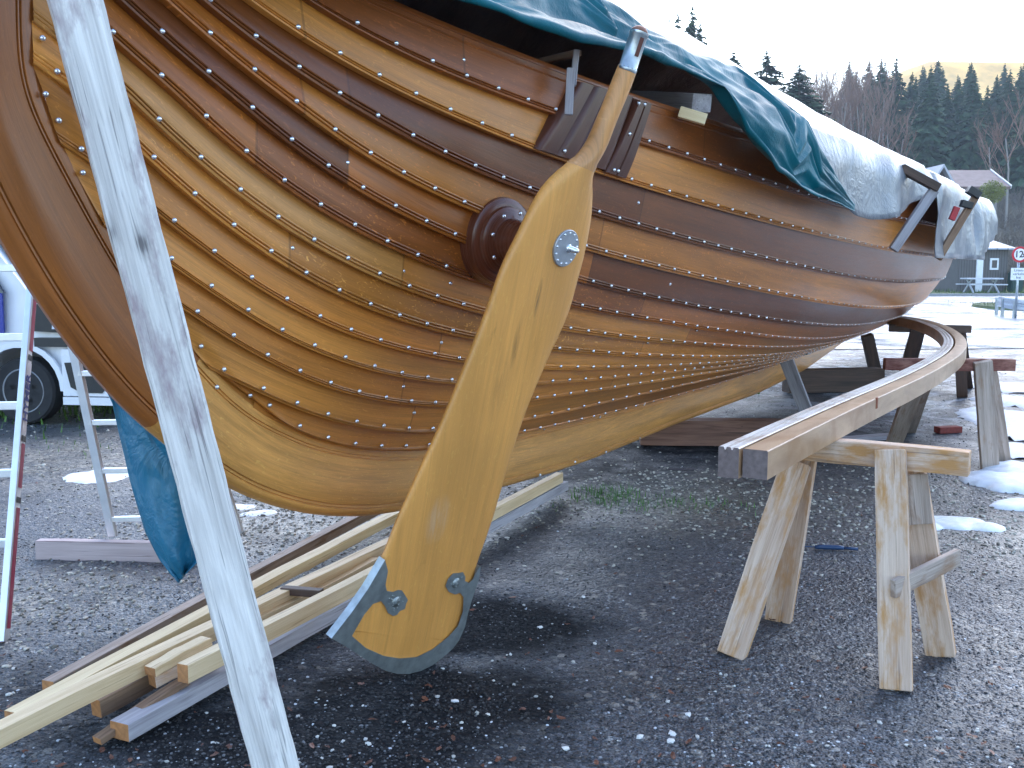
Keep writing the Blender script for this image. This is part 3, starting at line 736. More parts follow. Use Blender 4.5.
# ================================================================== TARPAULINS
ZR = 3.15
def osh(s):
    base = b(s, zseam('SH', s))+.085
    bump_ = .15*np.exp(-((np.asarray(s)-14.2)/1.5)**2)
    return base+bump_
def zsh(s): return np.where(np.asarray(s) > 12.2, zseam('SH', s)+.06+.12*np.exp(-((np.asarray(s)-14)/1.3)**2), zseam('SH', s)+.06)
def zr(s): return np.interp(s, [0, 8, 9.35, 11, 13, 14.5, 17], [2.985, 2.99, 3.015, 3.045, 3.10, 3.06, 2.9])+0*np.asarray(s)
def zroof(s, o): q = np.clip(np.abs(o)/osh(s), 0, 1); return zr(s)-(zr(s)-zsh(s))*(q**1.12)
def tarp_hit(px, py, tmax=24):
    d = ray(px, py); t = np.linspace(1.5, tmax, 6000); P = d[None]*t[:, None]; P[:, 2] += H
    S = P[:, 0]*ux+P[:, 1]*uy; O_ = P[:, 0]*nx+P[:, 1]*ny+CO
    inside = (O_ < osh(S)+.03) & (P[:, 2] < zroof(S, O_)); k = np.argmax(inside)
    if not inside[k]: return None
    s, o, z = S[k], O_[k], P[k, 2]; Lr = math.hypot(float(osh(s)), float(zr(s)-zsh(s)))
    if z < zsh(s): g = Lr+float(zsh(s))-z
    else: g = Lr*min(1, max(0, o/float(osh(s))))
    return s, g, o, z
def TP(s, g, off=0.0):
    w_ = float(osh(s)); Lr = math.hypot(w_, float(zr(s)-zsh(s))); zs = float(zsh(s))
    if g < Lr: o = w_*g/Lr; z = float(zroof(s, o)); n_ = (float(zr(s))-zs)/w_; nn = Vector((1*n_, 1)).normalized(); 
    else:
        o = w_+.03*min(1, (g-Lr)/.1); z = zs-(g-Lr); nn = Vector((1, .0))
    # blend the normal near the shoulder
    q = min(1, max(0, (g-Lr+.15)/.3)); n1 = Vector((.62, .78))*(1-q)+Vector((1, .05))*q; n1.normalize()
    return s, o+n1.x*off, z+n1.y*off
def hem_fn(pts, ext_lo=None, ext_hi=None):
    L = []
    for x, y in pts:
        h = tarp_hit(x, y)
        if h: L.append((h[0], h[1]))
    L.sort(); return np.array([p[0] for p in L]), np.array([p[1] for p in L])
blue_lo_px = [(330,-30),(400,-2),(450,13),(500,33),(560,55),(600,63),(640,76),(680,88),(705,100),(724,135),(753,173),(797,199),(828,208),(846,212)]
bound_px = [(480,-60),(530,-25),(567,0),(584,23),(625,39),(650,48),(707,71),(752,96),(782,127),(805,150),(822,178),(845,212)]
sil_lo_px = [(850,216),(865,220),(874,220),(892,215),(908,203),(924,195)]
bl = hem_fn(blue_lo_px); bd = hem_fn(bound_px); sl = hem_fn(sil_lo_px)
print('blue hem', np.round(bl, 2)); print('bound', np.round(bd, 2)); print('sil hem', np.round(sl, 2))
def nz(x, y, z=0): return noise.noise(Vector((x, y, z)))
def crease(x, y, z=0): return abs(nz(x, y, z))
def lrof(s): return math.hypot(float(osh(s)), float(zr(s)-zsh(s)))
# silver sheet: columns along the ship from the ridge down to its hem, and a port flap
s_end = 15.9; S_ = np.concatenate([np.linspace(2.0, 6, 60), np.linspace(6.05, s_end, 150)])
hs = np.concatenate([bd[0], sl[0]]); hg = np.concatenate([bd[1], sl[1]]); i_ = np.argsort(hs); hs, hg = hs[i_], hg[i_]
lastS = hs[-1]
def hem_silver(s):
    g = float(np.interp(s, hs, hg))
    if s > lastS:
        q = s-lastS; Lr = lrof(s)
        tgt = Lr+float(zsh(s))-(1.50+.62*min(1, max(0, (s-12)/3.0)))   # hangs lower at the bow
        g = g+(tgt-g)*min(1, max(0, q-.08)/.25)
    return g
def noisefold(s, g, hang):
    f = .020*nz(s*1.3, g*2.2, 3)+.012*nz(s*3.1, g*4.5, 9)
    if hang > 0: f += hang*(1+.8*min(1, max(0, s-10)))*(.085*(.5-crease(s*1.7, g*.9+s*.8, 5))+.030*nz(s*3.2, g*1.6, 1))
    return f
NG = 54; rows = []; rawc = []
for s in S_:
    hem = hem_silver(s); Lr = lrof(s)
    for j in range(NG):
        g = hem*j/(NG-1); hang = max(0, min(1, (g-Lr+.25)/.45))*(1 if s > 6.3 else .15)
        S1, O1, Z1 = TP(s, g, .03+noisefold(s, g, hang)*(1 if s > 5 else .6))
        sag = -.05*math.sin(math.pi*min(1, g/Lr))*(1+.6*nz(s*.7, 0, 7)) if g < Lr else 0
        rows.append(W3(S1, O1, Z1+sag))
silver = empty('silver_tarpaulin', W3(9, 0, .02)); OPOS[silver] = Vector(W3(9, 0, .02))
tag(silver, 'silvery white tarpaulin pitched over the ship, bunched in folds at the far end', 'tarpaulin')
def tarp_mat(name, c, c2, rough=.28, trans=0, fine=.3, spec=.5):
    t = NT(name); v = t.coord('Object', (1, 1, 1))
    f = t.noise(v, 2.2, 6, .6, .6); t.base(t.ramp(f, [(.3, c), (.7, c2)]))
    cr = t.noise(v, 9, 4, .6, 1.5); wv = t.noise(v, 2.8, 5, .65, 2.2)
    t.set(Roughness=rough, Specular_IOR_Level=spec)
    t.bump(t.math('ADD', t.math('MULTIPLY', t.math('ABSOLUTE', t.math('SUBTRACT', wv, .5)), 3), t.math('MULTIPLY', cr, .5)), fine, .03); return t.m
M_silver = tarp_mat('silver_sheet', (.13, .145, .165, 1), (.20, .22, .25, 1), .30, 0, .22)
M_blue = tarp_mat('blue_sheet', srgb(0, 74, 86), srgb(8, 104, 116), .45, 0, .12, .22)
sheet = mesh('silver_sheet', rows, grid_faces(len(S_), NG), M_silver, silver, smooth=True)
so_m = sheet.modifiers.new('s', 'SOLIDIFY'); so_m.thickness = .004
# port slope
rows = []
for s in S_:
    for j in range(16):
        g = (lrof(s)+.35)*j/15; S1, O1, Z1 = TP(s, g, .03+noisefold(s, -g, 0)); rows.append(W3(S1, -O1, Z1))
mesh('port_slope', rows, grid_faces(len(S_), 16), M_silver, silver, smooth=True)
# bow bag: closes the far end, round and crumpled
rows = []; nb = 26; NA = 46
for i in range(nb):
    f = i/(nb-1); s = s_end-.02+1.15*math.sin(f*math.pi/2); k = math.cos(f*math.pi/2)**.7 if f < 1 else 0
    Lr = lrof(s_end); hem = hem_silver(s_end)
    for j in range(2*NA+1):
        gg = hem*(j-NA)/NA; S1, O1, Z1 = TP(s_end, abs(gg), .03+.05*nz(gg*2, f*3, 4)*(f > 0)+.07*(.3-crease(gg*3, f*2.5, 8))*min(1, f*4))
        O1 = math.copysign(O1, gg) if gg != 0 else 0
        zc = 1.75; rows.append(W3(s+.05*nz(gg*3, f*4, 2)*(f > 0), O1*k, zc+(Z1-zc)*(.25+.75*k)))
mesh('bow_bag', rows, grid_faces(nb, 2*NA+1), M_silver, silver, smooth=True)

# blue sheet: between the boundary and the lower hem, folded over and wrinkled lengthwise
blue = empty('blue_tarpaulin', W3(4, .5, .02)); tag(blue, 'dark blue tarpaulin hanging in long wrinkled folds along the gunwale above the planking', 'tarpaulin')
Sb = np.linspace(1.95, bl[0][-1], 330); NGb = 64; rows = []
for s in Sb:
    g0 = float(np.interp(s, bd[0], bd[1]))-.04; g1 = float(np.interp(s, bl[0], bl[1])); q = min(1, (bl[0][-1]-s)/.6)
    for j in range(NGb):
        f = j/(NGb-1); g = g0+(g1-g0)*f; e = min(1, f*6)
        fold = .085*(.42-crease(s*.55+3, f*3.1+s*.35, 2))+.05*(.35-crease(s*1.3, f*6+s*.9, 6))+.02*nz(s*5, f*9, 1)
        roll = .045*math.exp(-((f-.97)/.05)**2)
        S1, O1, Z1 = TP(s, g, .045+(fold*e+roll)*q); rows.append(W3(S1, O1, Z1))
mesh('blue_sheet', rows, grid_faces(len(Sb), NGb), M_blue, blue, smooth=True).modifiers.new('s', 'SOLIDIFY').thickness = .003

# frame legs leaning over the far end of the tarpaulin
def over(px, py, o_extra=.10):
    h = tarp_hit(px, py); P = W3(h[0], h[2], h[3]); return Vector(P), P[1]
Dh = Vector(W3(*[hit(893, 250)[i] for i in (0, 2, 1)]))
g1 = empty('hull_bracket', Dh); tag(g1, 'grey wooden leg with dark cross head gripping the far gunwale left of the bow', 'bracket')
DD = min(Dh.y, *[over(x, y)[1] for x, y in ((901, 168), (920, 178), (938, 188), (928, 200))])-.10
board('leg', Vector(at_y(893, 250, DD)), Vector(at_y(934, 190, DD)), .058, .045, M_greyplank, (1, 0, .3), g1)
board('cross_head', Vector(at_y(901, 168, DD-.02)), Vector(at_y(938, 188, DD-.02)), .052, .06, M_darkb, (0, 0, 1), g1)
hb = hit(938, 258); Dh2 = Vector(W3(hb[0], hb[2], hb[1])); DD = min(Dh2.y, *[over(x, y)[1] for x, y in ((968, 191), (978, 197), (960, 225), (950, 240)) if tarp_hit(x, y)])-.55
g2 = empty('hull_bracket', Dh2); tag(g2, 'thin dark leg with black clamps leaning against the crumpled silver sheet at the bow', 'bracket')
board('leg', Vector(at_y(938, 259, DD)), Vector(at_y(976, 196, DD)), .05, .04, M_brown, (1, 0, .3), g2)
board('cross_head', Vector(at_y(968, 189, DD-.02)), Vector(at_y(979, 196, DD-.02)), .055, .06, M_black, (0, 0, 1), g2)
board('clamp_arm', Vector(at_y(961, 203, DD-.02)), Vector(at_y(972, 206, DD-.02)), .05, .05, M_black, (0, 0, 1), g2)
board('red_handle', Vector(at_y(957, 207, DD-.04)), Vector(at_y(951.5, 220, DD-.04)), .045, .03, plain('red_plastic', srgb(170, 40, 48), .5), (1, 0, 0), g2)

# blue flap hanging under the stern
Yf = 3.15; edgeL = [(72,325),(112,402),(118,430),(130,480),(146,532),(160,560),(178,583)]; edgeR = [(128,372),(168,446),(184,470),(196,500),(200,530),(200,560),(186,574)]
rows = []; nL = 40; nW = 18
def pl_at(P, t):
    i = min(int(t*(len(P)-1)), len(P)-2); f = t*(len(P)-1)-i; return (P[i][0]*(1-f)+P[i+1][0]*f, P[i][1]*(1-f)+P[i+1][1]*f)
for i in range(nL):
    a = pl_at(edgeL, i/(nL-1)); c = pl_at(edgeR, i/(nL-1))
    for j in range(nW):
        f = j/(nW-1); x = a[0]+(c[0]-a[0])*f; y = a[1]+(c[1]-a[1])*f
        rows.append(at_y(x, y, Yf+.05*nz(f*3, i*.05, 3)+.03*math.sin(f*5+i*.12)+.02*(.3-crease(f*6, i*.16, 1))))
M_blue2 = tarp_mat('blue_flap_sheet', srgb(16, 88, 116), srgb(44, 118, 146), .38, 0, .3)
o = mesh('hanging_tarpaulin', rows, grid_faces(nL, nW), M_blue2, None, smooth=True); o.modifiers.new('s', 'SOLIDIFY').thickness = .003
tag(o, 'blue tarpaulin corner hanging down to a point below the stern behind the tall grey prop', 'tarpaulin')

# ================================================================== PROPS AND TIMBERS
def place(p): return Vector(p)
pt, pb_ = Vector(at_y(59, -60, 2.34)), Vector(gp(287, 812))
o = board('prop_timber', pb_, pt+(pt-pb_)*.12, .112, .085, M_prop, (.9, .42, .1), None, .005, seg=40); tag(o, 'tall pale weathered timber prop with knots, leaning against the stern in the foreground', 'prop')
o.rotation_mode = 'QUATERNION'

# sawhorses
def trestle(label, BL, BR, hb, tb, feet, tops, mat, group, legw=.105, legt=.045, extra=None, beam_mat=None):
    g = empty('sawhorse', ((Vector(feet[0])+Vector(feet[-1]))/2)*1.0); g.location.z = 0; OPOS[g] = Vector((g.location.x, g.location.y, 0))
    tag(g, label, 'sawhorse', group)
    board('top_beam', Vector(BL), Vector(BR), hb, tb, beam_mat or mat, (0, 0, 1), g, .006, seg=8)
    d = (Vector(BR)-Vector(BL)).normalized()
    for f_, t_ in zip(feet, tops): board('leg', Vector(f_), Vector(t_), legw, legt, mat, d, g, .005, seg=6)
    return g, d
zb = .755
BLn, BRn = Vector((.99, 3.86, zb)), Vector(gp(970, 463, zb)) 
f1, f2, f3, f4 = [Vector(gp(x, y, .0)) for x, y in ((731, 656), (778, 621), (896, 690), (941, 655))]
dn = (BRn-BLn).normalized(); nn_ = Vector((dn.y, -dn.x, 0)); 
if nn_.y > 0: nn_ = -nn_
def on_beam(BL, d, foot, pxx, z, side):
    # point beside the beam on the vertical plane through it
    r_ = ray(pxx, 460); k = (BL.x*d.y-BL.y*d.x)/(r_[0]*d.y-r_[1]*d.x); p = Vector((r_[0]*k, r_[1]*k, z)); return p+nn_*side
t1 = on_beam(BLn, dn, f1, 799, .70, .03); t2 = on_beam(BLn, dn, f2, 800, .72, -.05); t3 = on_beam(BLn, dn, f3, 893, .785, .055); t4 = on_beam(BLn, dn, f4, 908, .70, -.05)
h1_, _ = trestle('worn orange brown sawhorse in the foreground under the near end of the bent timbers', BLn, BRn, .088, .07, (f1, f2, f3, f4), (t1, t2, t3, t4), M_horse, 'sawhorses under the bent timbers')
q1, q2 = f3.lerp(t3, .42), f4.lerp(t4, .38); qd = (q2-q1).normalized()
board('brace', Vector(at_y(893, 589, q1.y-.05)), Vector(at_y(958, 557, q2.y-.02)), .065, .022, M_horse_grey, (0, 0, 1), h1_, .004)
gq = f4.lerp(t4, .80); board('gusset', Vector(at_y(915, 474, gq.y-.03)), Vector(at_y(920, 524, gq.y-.05)), .085, .02, M_horse_grey, (1, -.3, 0), h1_, .003)
# middle sawhorse
BLm, BRm = Vector(gp(884, 364, .76)), Vector(gp(1014, 365, .76))
fm = [Vector(gp(x, y)) for x, y in ((893, 446), (908, 432), (990, 469), (1002, 461))]
dn = (BRm-BLm).normalized(); nn_ = Vector((dn.y, -dn.x, 0)); nn_ = -nn_ if nn_.y > 0 else nn_
tm = [on_beam(BLm, dn, None, x, z, sd) for x, z, sd in ((914, .72, .05), (925, .72, -.05), (974, .79, .055), (985, .72, -.05))]
h2_, _ = trestle('middle sawhorse standing by the snow, its beam streaked rusty red', BLm, BRm, .082, .07, fm, tm, M_horse_grey, 'sawhorses under the bent timbers', beam_mat=M_rust, legw=.12)
# far sawhorse
BLf, BRf = Vector(gp(889, 328, .77)), Vector(gp(971, 329, .77))
ff = [Vector(gp(x, y)) for x, y in ((899, 392), (906, 383), (962, 397), (968, 388))]
dn = (BRf-BLf).normalized(); nn_ = Vector((dn.y, -dn.x, 0)); nn_ = -nn_ if nn_.y > 0 else nn_
tf = [on_beam(BLf, dn, None, x, z, sd) for x, z, sd in ((909, .76, .055), (914, .72, -.05), (952, .72, .05), (955, .72, -.05))]
trestle('farthest sawhorse, dark beam below the curved end of the bent timbers', BLf, BRf, .08, .07, ff, tf, M_darkb, 'sawhorses under the bent timbers', legw=.11)

# bent timbers: top outer edge traced on the level of their top
def bent(name, pts, w_in, w_out, z0, z1, mat, label, ridges=0, side=None):
    P = [gp(x, y, z1) for x, y in pts]; P = resamp([(p[0], p[1]) for p in P], 90, 3)
    T = np.gradient(P, axis=0); T /= np.linalg.norm(T, axis=1)[:, None]; Nn = np.stack([-T[:, 1], T[:, 0]], -1)   # to the left (inner side)
    arc = np.r_[0, np.cumsum(np.hypot(*np.diff(P, axis=0).T))]
    g_rows = []; sec = [(w_out, z0), (w_out, z1-.003), (w_out+.003, z1)]
    if ridges:
        for k in range(1, ridges):
            x = w_out+(w_in-w_out)*k/ridges; sec += [(x-.005, z1+.0), (x-.002, z1-.008), (x+.002, z1-.008), (x+.005, z1)]
    sec += [(w_in-.003, z1), (w_in, z1-.003), (w_in, z0)]
    for o_, z in sec:
        q = P+Nn*o_; g_rows.append(np.column_stack([q, np.full(len(q), z)+.012*np.sin(arc*.8)*0]))
    nr = len(sec); V = np.concatenate(g_rows); n = len(P)
    fc = grid_faces(nr, n, closed_r=True); nf = len(fc)
    fc += [tuple(i*n for i in range(nr))[::-1], tuple(i*n+n-1 for i in range(nr))]
    UVb = np.concatenate([np.column_stack([arc, np.full(n, k*.02)]) for k in range(nr)])
    o = mesh(name, V, fc, mat, None, UVb, mats=[mat, M_bentend, side or mat], fmat=[2 if (q//(n-1) in (0, nr-2, nr-1)) else 0 for q in range(nf)]+[1, 1]); tag(o, label, 'timber'); return o, P, Nn, arc
outer_px = [(768,451),(800,435),(836,417),(874,399),(906,385),(934,371.5),(950,362),(963,353),(968,345),(966,338),(958,331),(947,325.5),(928,319.5),(910,316.5),(893,315)]
def bent_mat(name, c1, c2, rough):
    t = NT(name); uv = t.coord(scale=(1.2, 26, 1), attr='UVMap'); ov = t.coord('Object', (1, 1, 1))
    f = t.noise(uv, 1.5, 6, .6, .5); c = t.ramp(f, [(.3, c1), (.7, c2)])
    s_ = t.ramp(t.noise(ov, 5, 5, .65, .5), [(.52, 0), (.66, 1)]); c = t.mix(t.math('MULTIPLY', s_, .5), c, srgb(142, 98, 56))
    t.base(c); t.set(Roughness=rough); t.bump(f, .15, .005); return t.m
M_b1 = bent_mat('bent_oak', srgb(140, 106, 76), srgb(194, 160, 126), .42); M_b2 = bent_mat('bent_pale', srgb(186, 172, 158), srgb(234, 226, 220), .4)
ot, Po, No, Ao = bent('bent_timber', outer_px, .078, 0, .80, .89, M_b1, 'wide bent oak timber with small rusty notches, outer one lying on the sawhorses')
bent('bent_timber', outer_px, .156, .090, .797, .893, M_b2, 'narrower bent timber with pale grooved strips on top, inner one beside the ship', 3, M_b1)
for xx in (877, 937):
    k = np.argmin([abs(px_of((p[0], p[1], .87))[0]-xx) for p in Po]); p = Po[k]; nl = No[k]
    m_, _ = frame(Vector((p[0]-nl[0]*-.001, p[1]-nl[1]*-.001, .868)), Vector((p[0]-nl[0], p[1]-nl[1], .868)), (0, 0, 1)); V, Fc = box_geo(m_, .006, .046, .030)
    mesh('notch', V, Fc, plain('rusty_notch', srgb(128, 62, 26), .8), ot)

# timbers under the keel and shores
def lying(px0, px1, zc, h_, t_, mat, label, cat='timber', name='timber', group=None):
    o = board(name, Vector(gp(*px0, zc)), Vector(gp(*px1, zc)), h_, t_, mat, (0, 0, 1), None, .005, seg=6)
    tag(o, label, cat, group); return o
lying((640, 431), (835, 433), .115, .20, .18, M_sleeper, 'long red brown sleeper lying under the keel behind the near sawhorse', 'beam', 'keel_block')
lying((786, 381), (880, 379), .14, .26, .2, M_darkb, 'dark wet beam lying under the far part of the keel', 'beam', 'keel_block')
sh = empty('shore_prop', gp(809, 419)); tag(sh, 'grey shore leg with a flat pad pushed up under the turn of the hull', 'prop')
hh = hit(797, 349); ps = Vector(W3(hh[0], hh[2], hh[1]-.03)); 
board('leg', Vector(gp(810, 421)), Vector(at_y(786, 359, gp(810, 421)[1]-.15)), .12, .06, M_greyplank, (1, -.3, 0), sh)
Yp = gp(810, 421)[1]-.15
board('pad', Vector(at_y(766, 357.5, Yp+.1)), Vector(at_y(809, 351.5, Yp-.1)), .05, .12, M_greyplank, (0, 0, 1), sh)
Yp2 = gp(875, 386)[1]; o = board('shore_prop', Vector(at_y(878, 384, Yp2)), Vector(at_y(867, 335, Yp2-.1)), .13, .1, M_darkb, (1, 0, 0)); tag(o, 'dark slanting shore standing on the dark beam under the far hull', 'prop')
# plank lying on the ground between near sawhorse and hull, ladder plank
lying((840, 440), (893, 436), .03, .035, .12, M_greyplank, 'thin grey plank lying on the gravel behind the near sawhorse', 'plank', 'plank')
o = board('plank', Vector(gp(38, 549, .05)), Vector(gp(205, 552, .05)), .098, .05, M_greyplank, (0, 0, 1), None, .004, seg=6); tag(o, 'pinkish grey plank on edge under the feet of the aluminium stepladder', 'plank')
o.data.materials[0] = rawwood('pinkish_plank', srgb(158, 138, 136), srgb(206, 188, 186), .75, .6, srgb(90, 70, 66), None, 0, .8, .3)

# batten pile: (near px, far px, z near, z far, height, thickness, material, label)
GB = 'loose battens in the pile under the stern'
BAT = [
((48,688),(420,487),.05,.10,.050,.050,M_horse_grey,'weathered brown batten, rearmost in the pile, with a rust brown sawn end'),
((12,719),(425,500),.12,.16,.045,.060,M_pine2,'long yellowish batten lying next in front of the rearmost brown one'),
((-14,741),(400,540),.155,.13,.055,.055,M_pine,'long pale squared batten reaching out of the bottom left corner of the picture'),
((183,674),(560,477),.155,.15,.062,.045,M_pine,'pale batten on top of the pile with orange sawn end, behind the prop'),
((119,731),(563,485),.05,.08,.055,.075,M_greyplank,'grey front batten whose pale blunt end lies lowest in the pile'),
((97,741),(186,680),.03,.10,.022,.040,M_brown,'thin brown stick slanting out below the pile ends'),
((152,681),(215,655),.11,.13,.040,.050,M_horse,'short offcut with a brown end, tucked between two long battens'),
((96,708),(208,646),.06,.10,.060,.045,M_brown,'dark brown batten lying lowest under the pale ones'),
((150,672),(207,641),.15,.17,.03,.05,M_pine,'short pale offcut lying flat in the pile with a nail beside it'),
((268,612),(430,540),.07,.10,.05,.06,M_brown,'brown wet batten deep inside the pile right of the prop'),
((296,568),(315,556),.14,.15,.035,.06,M_pine2,'small yellow block wedged between the rear battens'),
((250,620),(372,560),.12,.12,.03,.08,M_pine,'flat pale board inside the pile right of the prop'),
]
for p0, p1, z0, z1, hh_, tt_, mt, lb in BAT:
    a, c = Vector(gp(*p0, z0)), Vector(gp(*p1, z1)); o = board('batten', a, c, hh_, tt_, mt, (0, 0, 1), None, .003, seg=8, warp=random.uniform(-.012, .012)); tag(o, lb, 'batten', GB)
    o.data.materials.append(M_endgrain)
    for f in o.data.polygons:
        if abs(f.normal.x) > .9: f.material_index = 1
o = board('batten', Vector(gp(282, 590, .16)), Vector(gp(322, 593, .16)), .03, .04, M_darkb, (0, 0, 1)); tag(o, 'dark wet scrap of wood lying across the pile', 'scrap', GB)
V, Fc = tube_geo([at_y(179, 643, 3.55), at_y(187, 652, 3.52)], .0018, 6); o = mesh('nail', V, Fc, M_steel); tag(o, 'bent steel nail sticking up from the pale batten left of the prop', 'nail')
V, Fc = merge([tube_geo([gp(794, 546, .012), gp(818, 547, .012)], .003, 8), tube_geo([gp(815, 547, .014), gp(820, 547, .014), gp(838, 547.5, .014), gp(844, 548, .014)], [.009, .013, .013, .009], 12), tube_geo([gp(844, 548, .014), gp(858, 549, .014)], .008, 10)])
o = mesh('screwdriver', V, Fc, plain('blue_tool', srgb(34, 62, 98), .35), None, smooth=True); tag(o, 'small blue handled screwdriver lying on the gravel under the near sawhorse', 'screwdriver')
o = board('brick', Vector(gp(937, 430, .03)), Vector(gp(959, 429, .03)), .055, .09, plain('red_brick', srgb(120, 52, 44), .8, 0, .3, 40), (0, 0, 1), None, .004); tag(o, 'small reddish brick lying on gravel left of the middle sawhorse leg', 'brick')
V, Fc = tube_geo([gp(668, 469, .01), gp(694, 470, .01)], .008, 8); o = mesh('iron_rod', V, Fc, plain('rusty_iron', srgb(90, 84, 88), .6, .4)); tag(o, 'short grey iron rod lying on dark ground below the keel', 'rod')

# ================================================================== STEPLADDER
lad = empty('stepladder', gp(60, 590)); tag(lad, 'aluminium stepladder with red striped near rail standing left of the stern', 'stepladder')
A0 = Vector(gp(3, 642)); A1 = Vector((-2.06, 4.62, 2.42)); B0 = Vector(gp(113, 548, .0)); B0.z = .10; B0 = Vector((gp(113, 536, .1))); B1 = Vector((-2.30, 4.74, 2.42))
wl = Vector((-1, -.12, 0)).normalized()
C0 = A0+wl*.62; C1 = A1+wl*.34
board('rail', A0, A1, .062, .026, M_alu, (.15, -1, .1), lad, .003)
board('rail', C0, C1, .062, .026, M_alu, (.15, -1, .1), lad, .003)
wr = Vector((1, .1, 0)).normalized(); E0 = B0+wr*.62; E1 = B1+wr*.34
board('rail', B0, B1, .045, .024, M_alu, (1, -.25, 0), lad, .003)
board('rail', E0, E1, .045, .024, M_alu, (1, -.25, 0), lad, .003)
def on_line(a, c, z): t = (z-a.z)/(c.z-a.z); return a.lerp(c, t)
def z_px(a, c, y):   # height on a rail that shows at image row y
    zs = np.linspace(min(a.z, c.z), max(a.z, c.z), 400); return float(zs[np.argmin([abs(px_of(on_line(a, c, z))[1]-y) for z in zs])])
for y in (268, 337, 405, 473, 542, 608, 200, 133):
    z = z_px(A0, A1, y); board('rung', on_line(C0, C1, z), on_line(A0, A1, z), .032, .03, M_alu, (0, 0, 1), lad, .003)
for y in (519, 471, 423, 373, 322, 270, 216):
    z = z_px(B0, B1, y); board('rung', on_line(B0, B1, z), on_line(E0, E1, z), .026, .03, M_alu, (0, 0, 1), lad, .003)
o = board('top_plate', A1+wl*.36+Vector((0, .06, .03)), A1+wr*.02+Vector((0, .06, .03)), .2, .03, M_alu, (0, 1, 0), lad, .004)
# stripe on the outer side of the near rail with its lettering
dirA = (A1-A0).normalized(); xo = (-wl-dirA*(-wl).dot(dirA)).normalized(); yo = dirA.cross(xo).normalized()
if yo.y < 0: yo = -yo
face_c = lambda t: A0+dirA*t+xo*.0145
def strip(name, t0, t1, a, c, mat, lift=.0):
    V = [face_c(t0)+yo*a+xo*lift, face_c(t1)+yo*a+xo*lift, face_c(t1)+yo*c+xo*lift, face_c(t0)+yo*c+xo*lift]; return mesh(name, V, [(0, 1, 2, 3)], mat, lad)
M_red = plain('red_sticker', srgb(150, 44, 74), .4); M_bl = plain('blue_sticker', srgb(38, 48, 128), .4)
for t0, t1 in ((.05, .52), (.60, .78), (1.17, 2.4)): strip('red_stripe', t0, t1, -.012, .027, M_red)
for t in (.55, .80, 1.14): strip('black_mark', t-.012, t+.012, -.02, .027, M_black, .001)
strip('label_panel', .82, 1.12, -.02, .027, plain('sticker_white', (.6, .6, .66, 1), .4))
def text_mesh(name, body, size, mtx, mat, parent, align='CENTER', thick=.0006, bold=.0):
    cu = bpy.data.curves.new(name, 'FONT'); cu.body = body; cu.size = size; cu.align_x = align; cu.align_y = 'CENTER'; cu.extrude = thick; cu.offset = bold
    t_ = bpy.data.objects.new(name, cu); col.objects.link(t_); bpy.context.view_layer.update()
    me = bpy.data.meshes.new_from_object(t_.evaluated_get(bpy.context.evaluated_depsgraph_get())); bpy.data.objects.remove(t_, do_unlink=True)
    me.materials.clear(); me.materials.append(mat); o = bpy.data.objects.new(name, me); col.objects.link(o)
    o.parent = parent; o.matrix_basis = OMAT.get(parent, Matrix.Translation(OPOS[parent])).inverted() @ mtx; OMAT[o] = mtx; return o
m_ = Matrix.Identity(4); yv = -yo if (-yo).cross(Vector((0, 0, 1))).length else yo
xd = dirA; yd = -yo; zd = xd.cross(yd)
if zd.dot(xo) < 0: yd = yo; zd = xd.cross(yd)
pc = face_c(.97)+xo*.002
for i in range(3): m_[i][0], m_[i][1], m_[i][2], m_[i][3] = xd[i], yd[i], zd[i], pc[i]
text_mesh('lettering', 'HYMER', .062, m_, M_bl, lad, bold=.0012)

# ================================================================== VAN
van = empty('parked_van', (-5.6, 9.7, 0)); tag(van, 'white van with black bumper trim parked behind the stepladder, front wheel towards the grass', 'van')
VR = R(-8)
MV = Matrix.Translation((0, 0, 0))
def vpt(x, y, z): # van frame: x forward from front axle, y to the far side
    c, s_ = math.cos(VR), math.sin(VR); o = VORG; return Vector((o.x+x*c-y*s_, o.y+x*s_+y*c, z))
VORG = Vector(gp(24, 425)); VORG.z = 0
prof_v = [(-4.1, .35), (-4.15, .9), (-4.1, 2.0), (-3.9, 2.18), (-.95, 2.16), (-.55, 2.0), (.10, 1.22), (.42, 1.12), (.72, .98), (.80, .72), (.82, .42), (.78, .28), (.45, .26)]
arch = [(.40+.0, .26)]+[(math.cos(a)*.40, .32+math.sin(a)*.40) for a in np.linspace(0.0, math.pi, 12)]+[(-.42, .26), (-2.7, .26)]+[(-3.1+math.cos(a)*.40, .32+math.sin(a)*.40) for a in np.linspace(0, math.pi, 12)]+[(-3.52, .28)]
pr_v = prof_v+arch[1:]
V = []
lay = ((0, 0.0), (-.0, .0), (1.85, 0), )
def inset(x, z, k): return (x*(1-.0*k), z)
ys = [(.06, .97), (0.0, 1.0), (1.80, 1.0), (1.86, .97)]
n = len(pr_v)
for yy, k in ys:
    for x, z in pr_v:
        tumble = .10*max(0, (z-1.1)/1.1)**1.3; y_ = yy+(tumble if yy < .9 else -tumble)
        xx = -1.6+(x+1.6)*(k if abs(x) > .45 else 1); V.append(vpt(xx, y_, z))
Fc = []
for l in range(3):
    for i in range(n): Fc.append((l*n+i, l*n+(i+1) % n, (l+1)*n+(i+1) % n, (l+1)*n+i))
Fc += [tuple(range(n)), tuple(3*n+i for i in range(n))[::-1]]
vb = mesh('body', V, Fc, M_white, van)
bm = bmesh.new(); bm.from_mesh(vb.data); bmesh.ops.triangulate(bm, faces=[f for f in bm.faces if len(f.verts) > 4]); bmesh.ops.recalc_face_normals(bm, faces=bm.faces); bm.to_mesh(vb.data); bm.free()
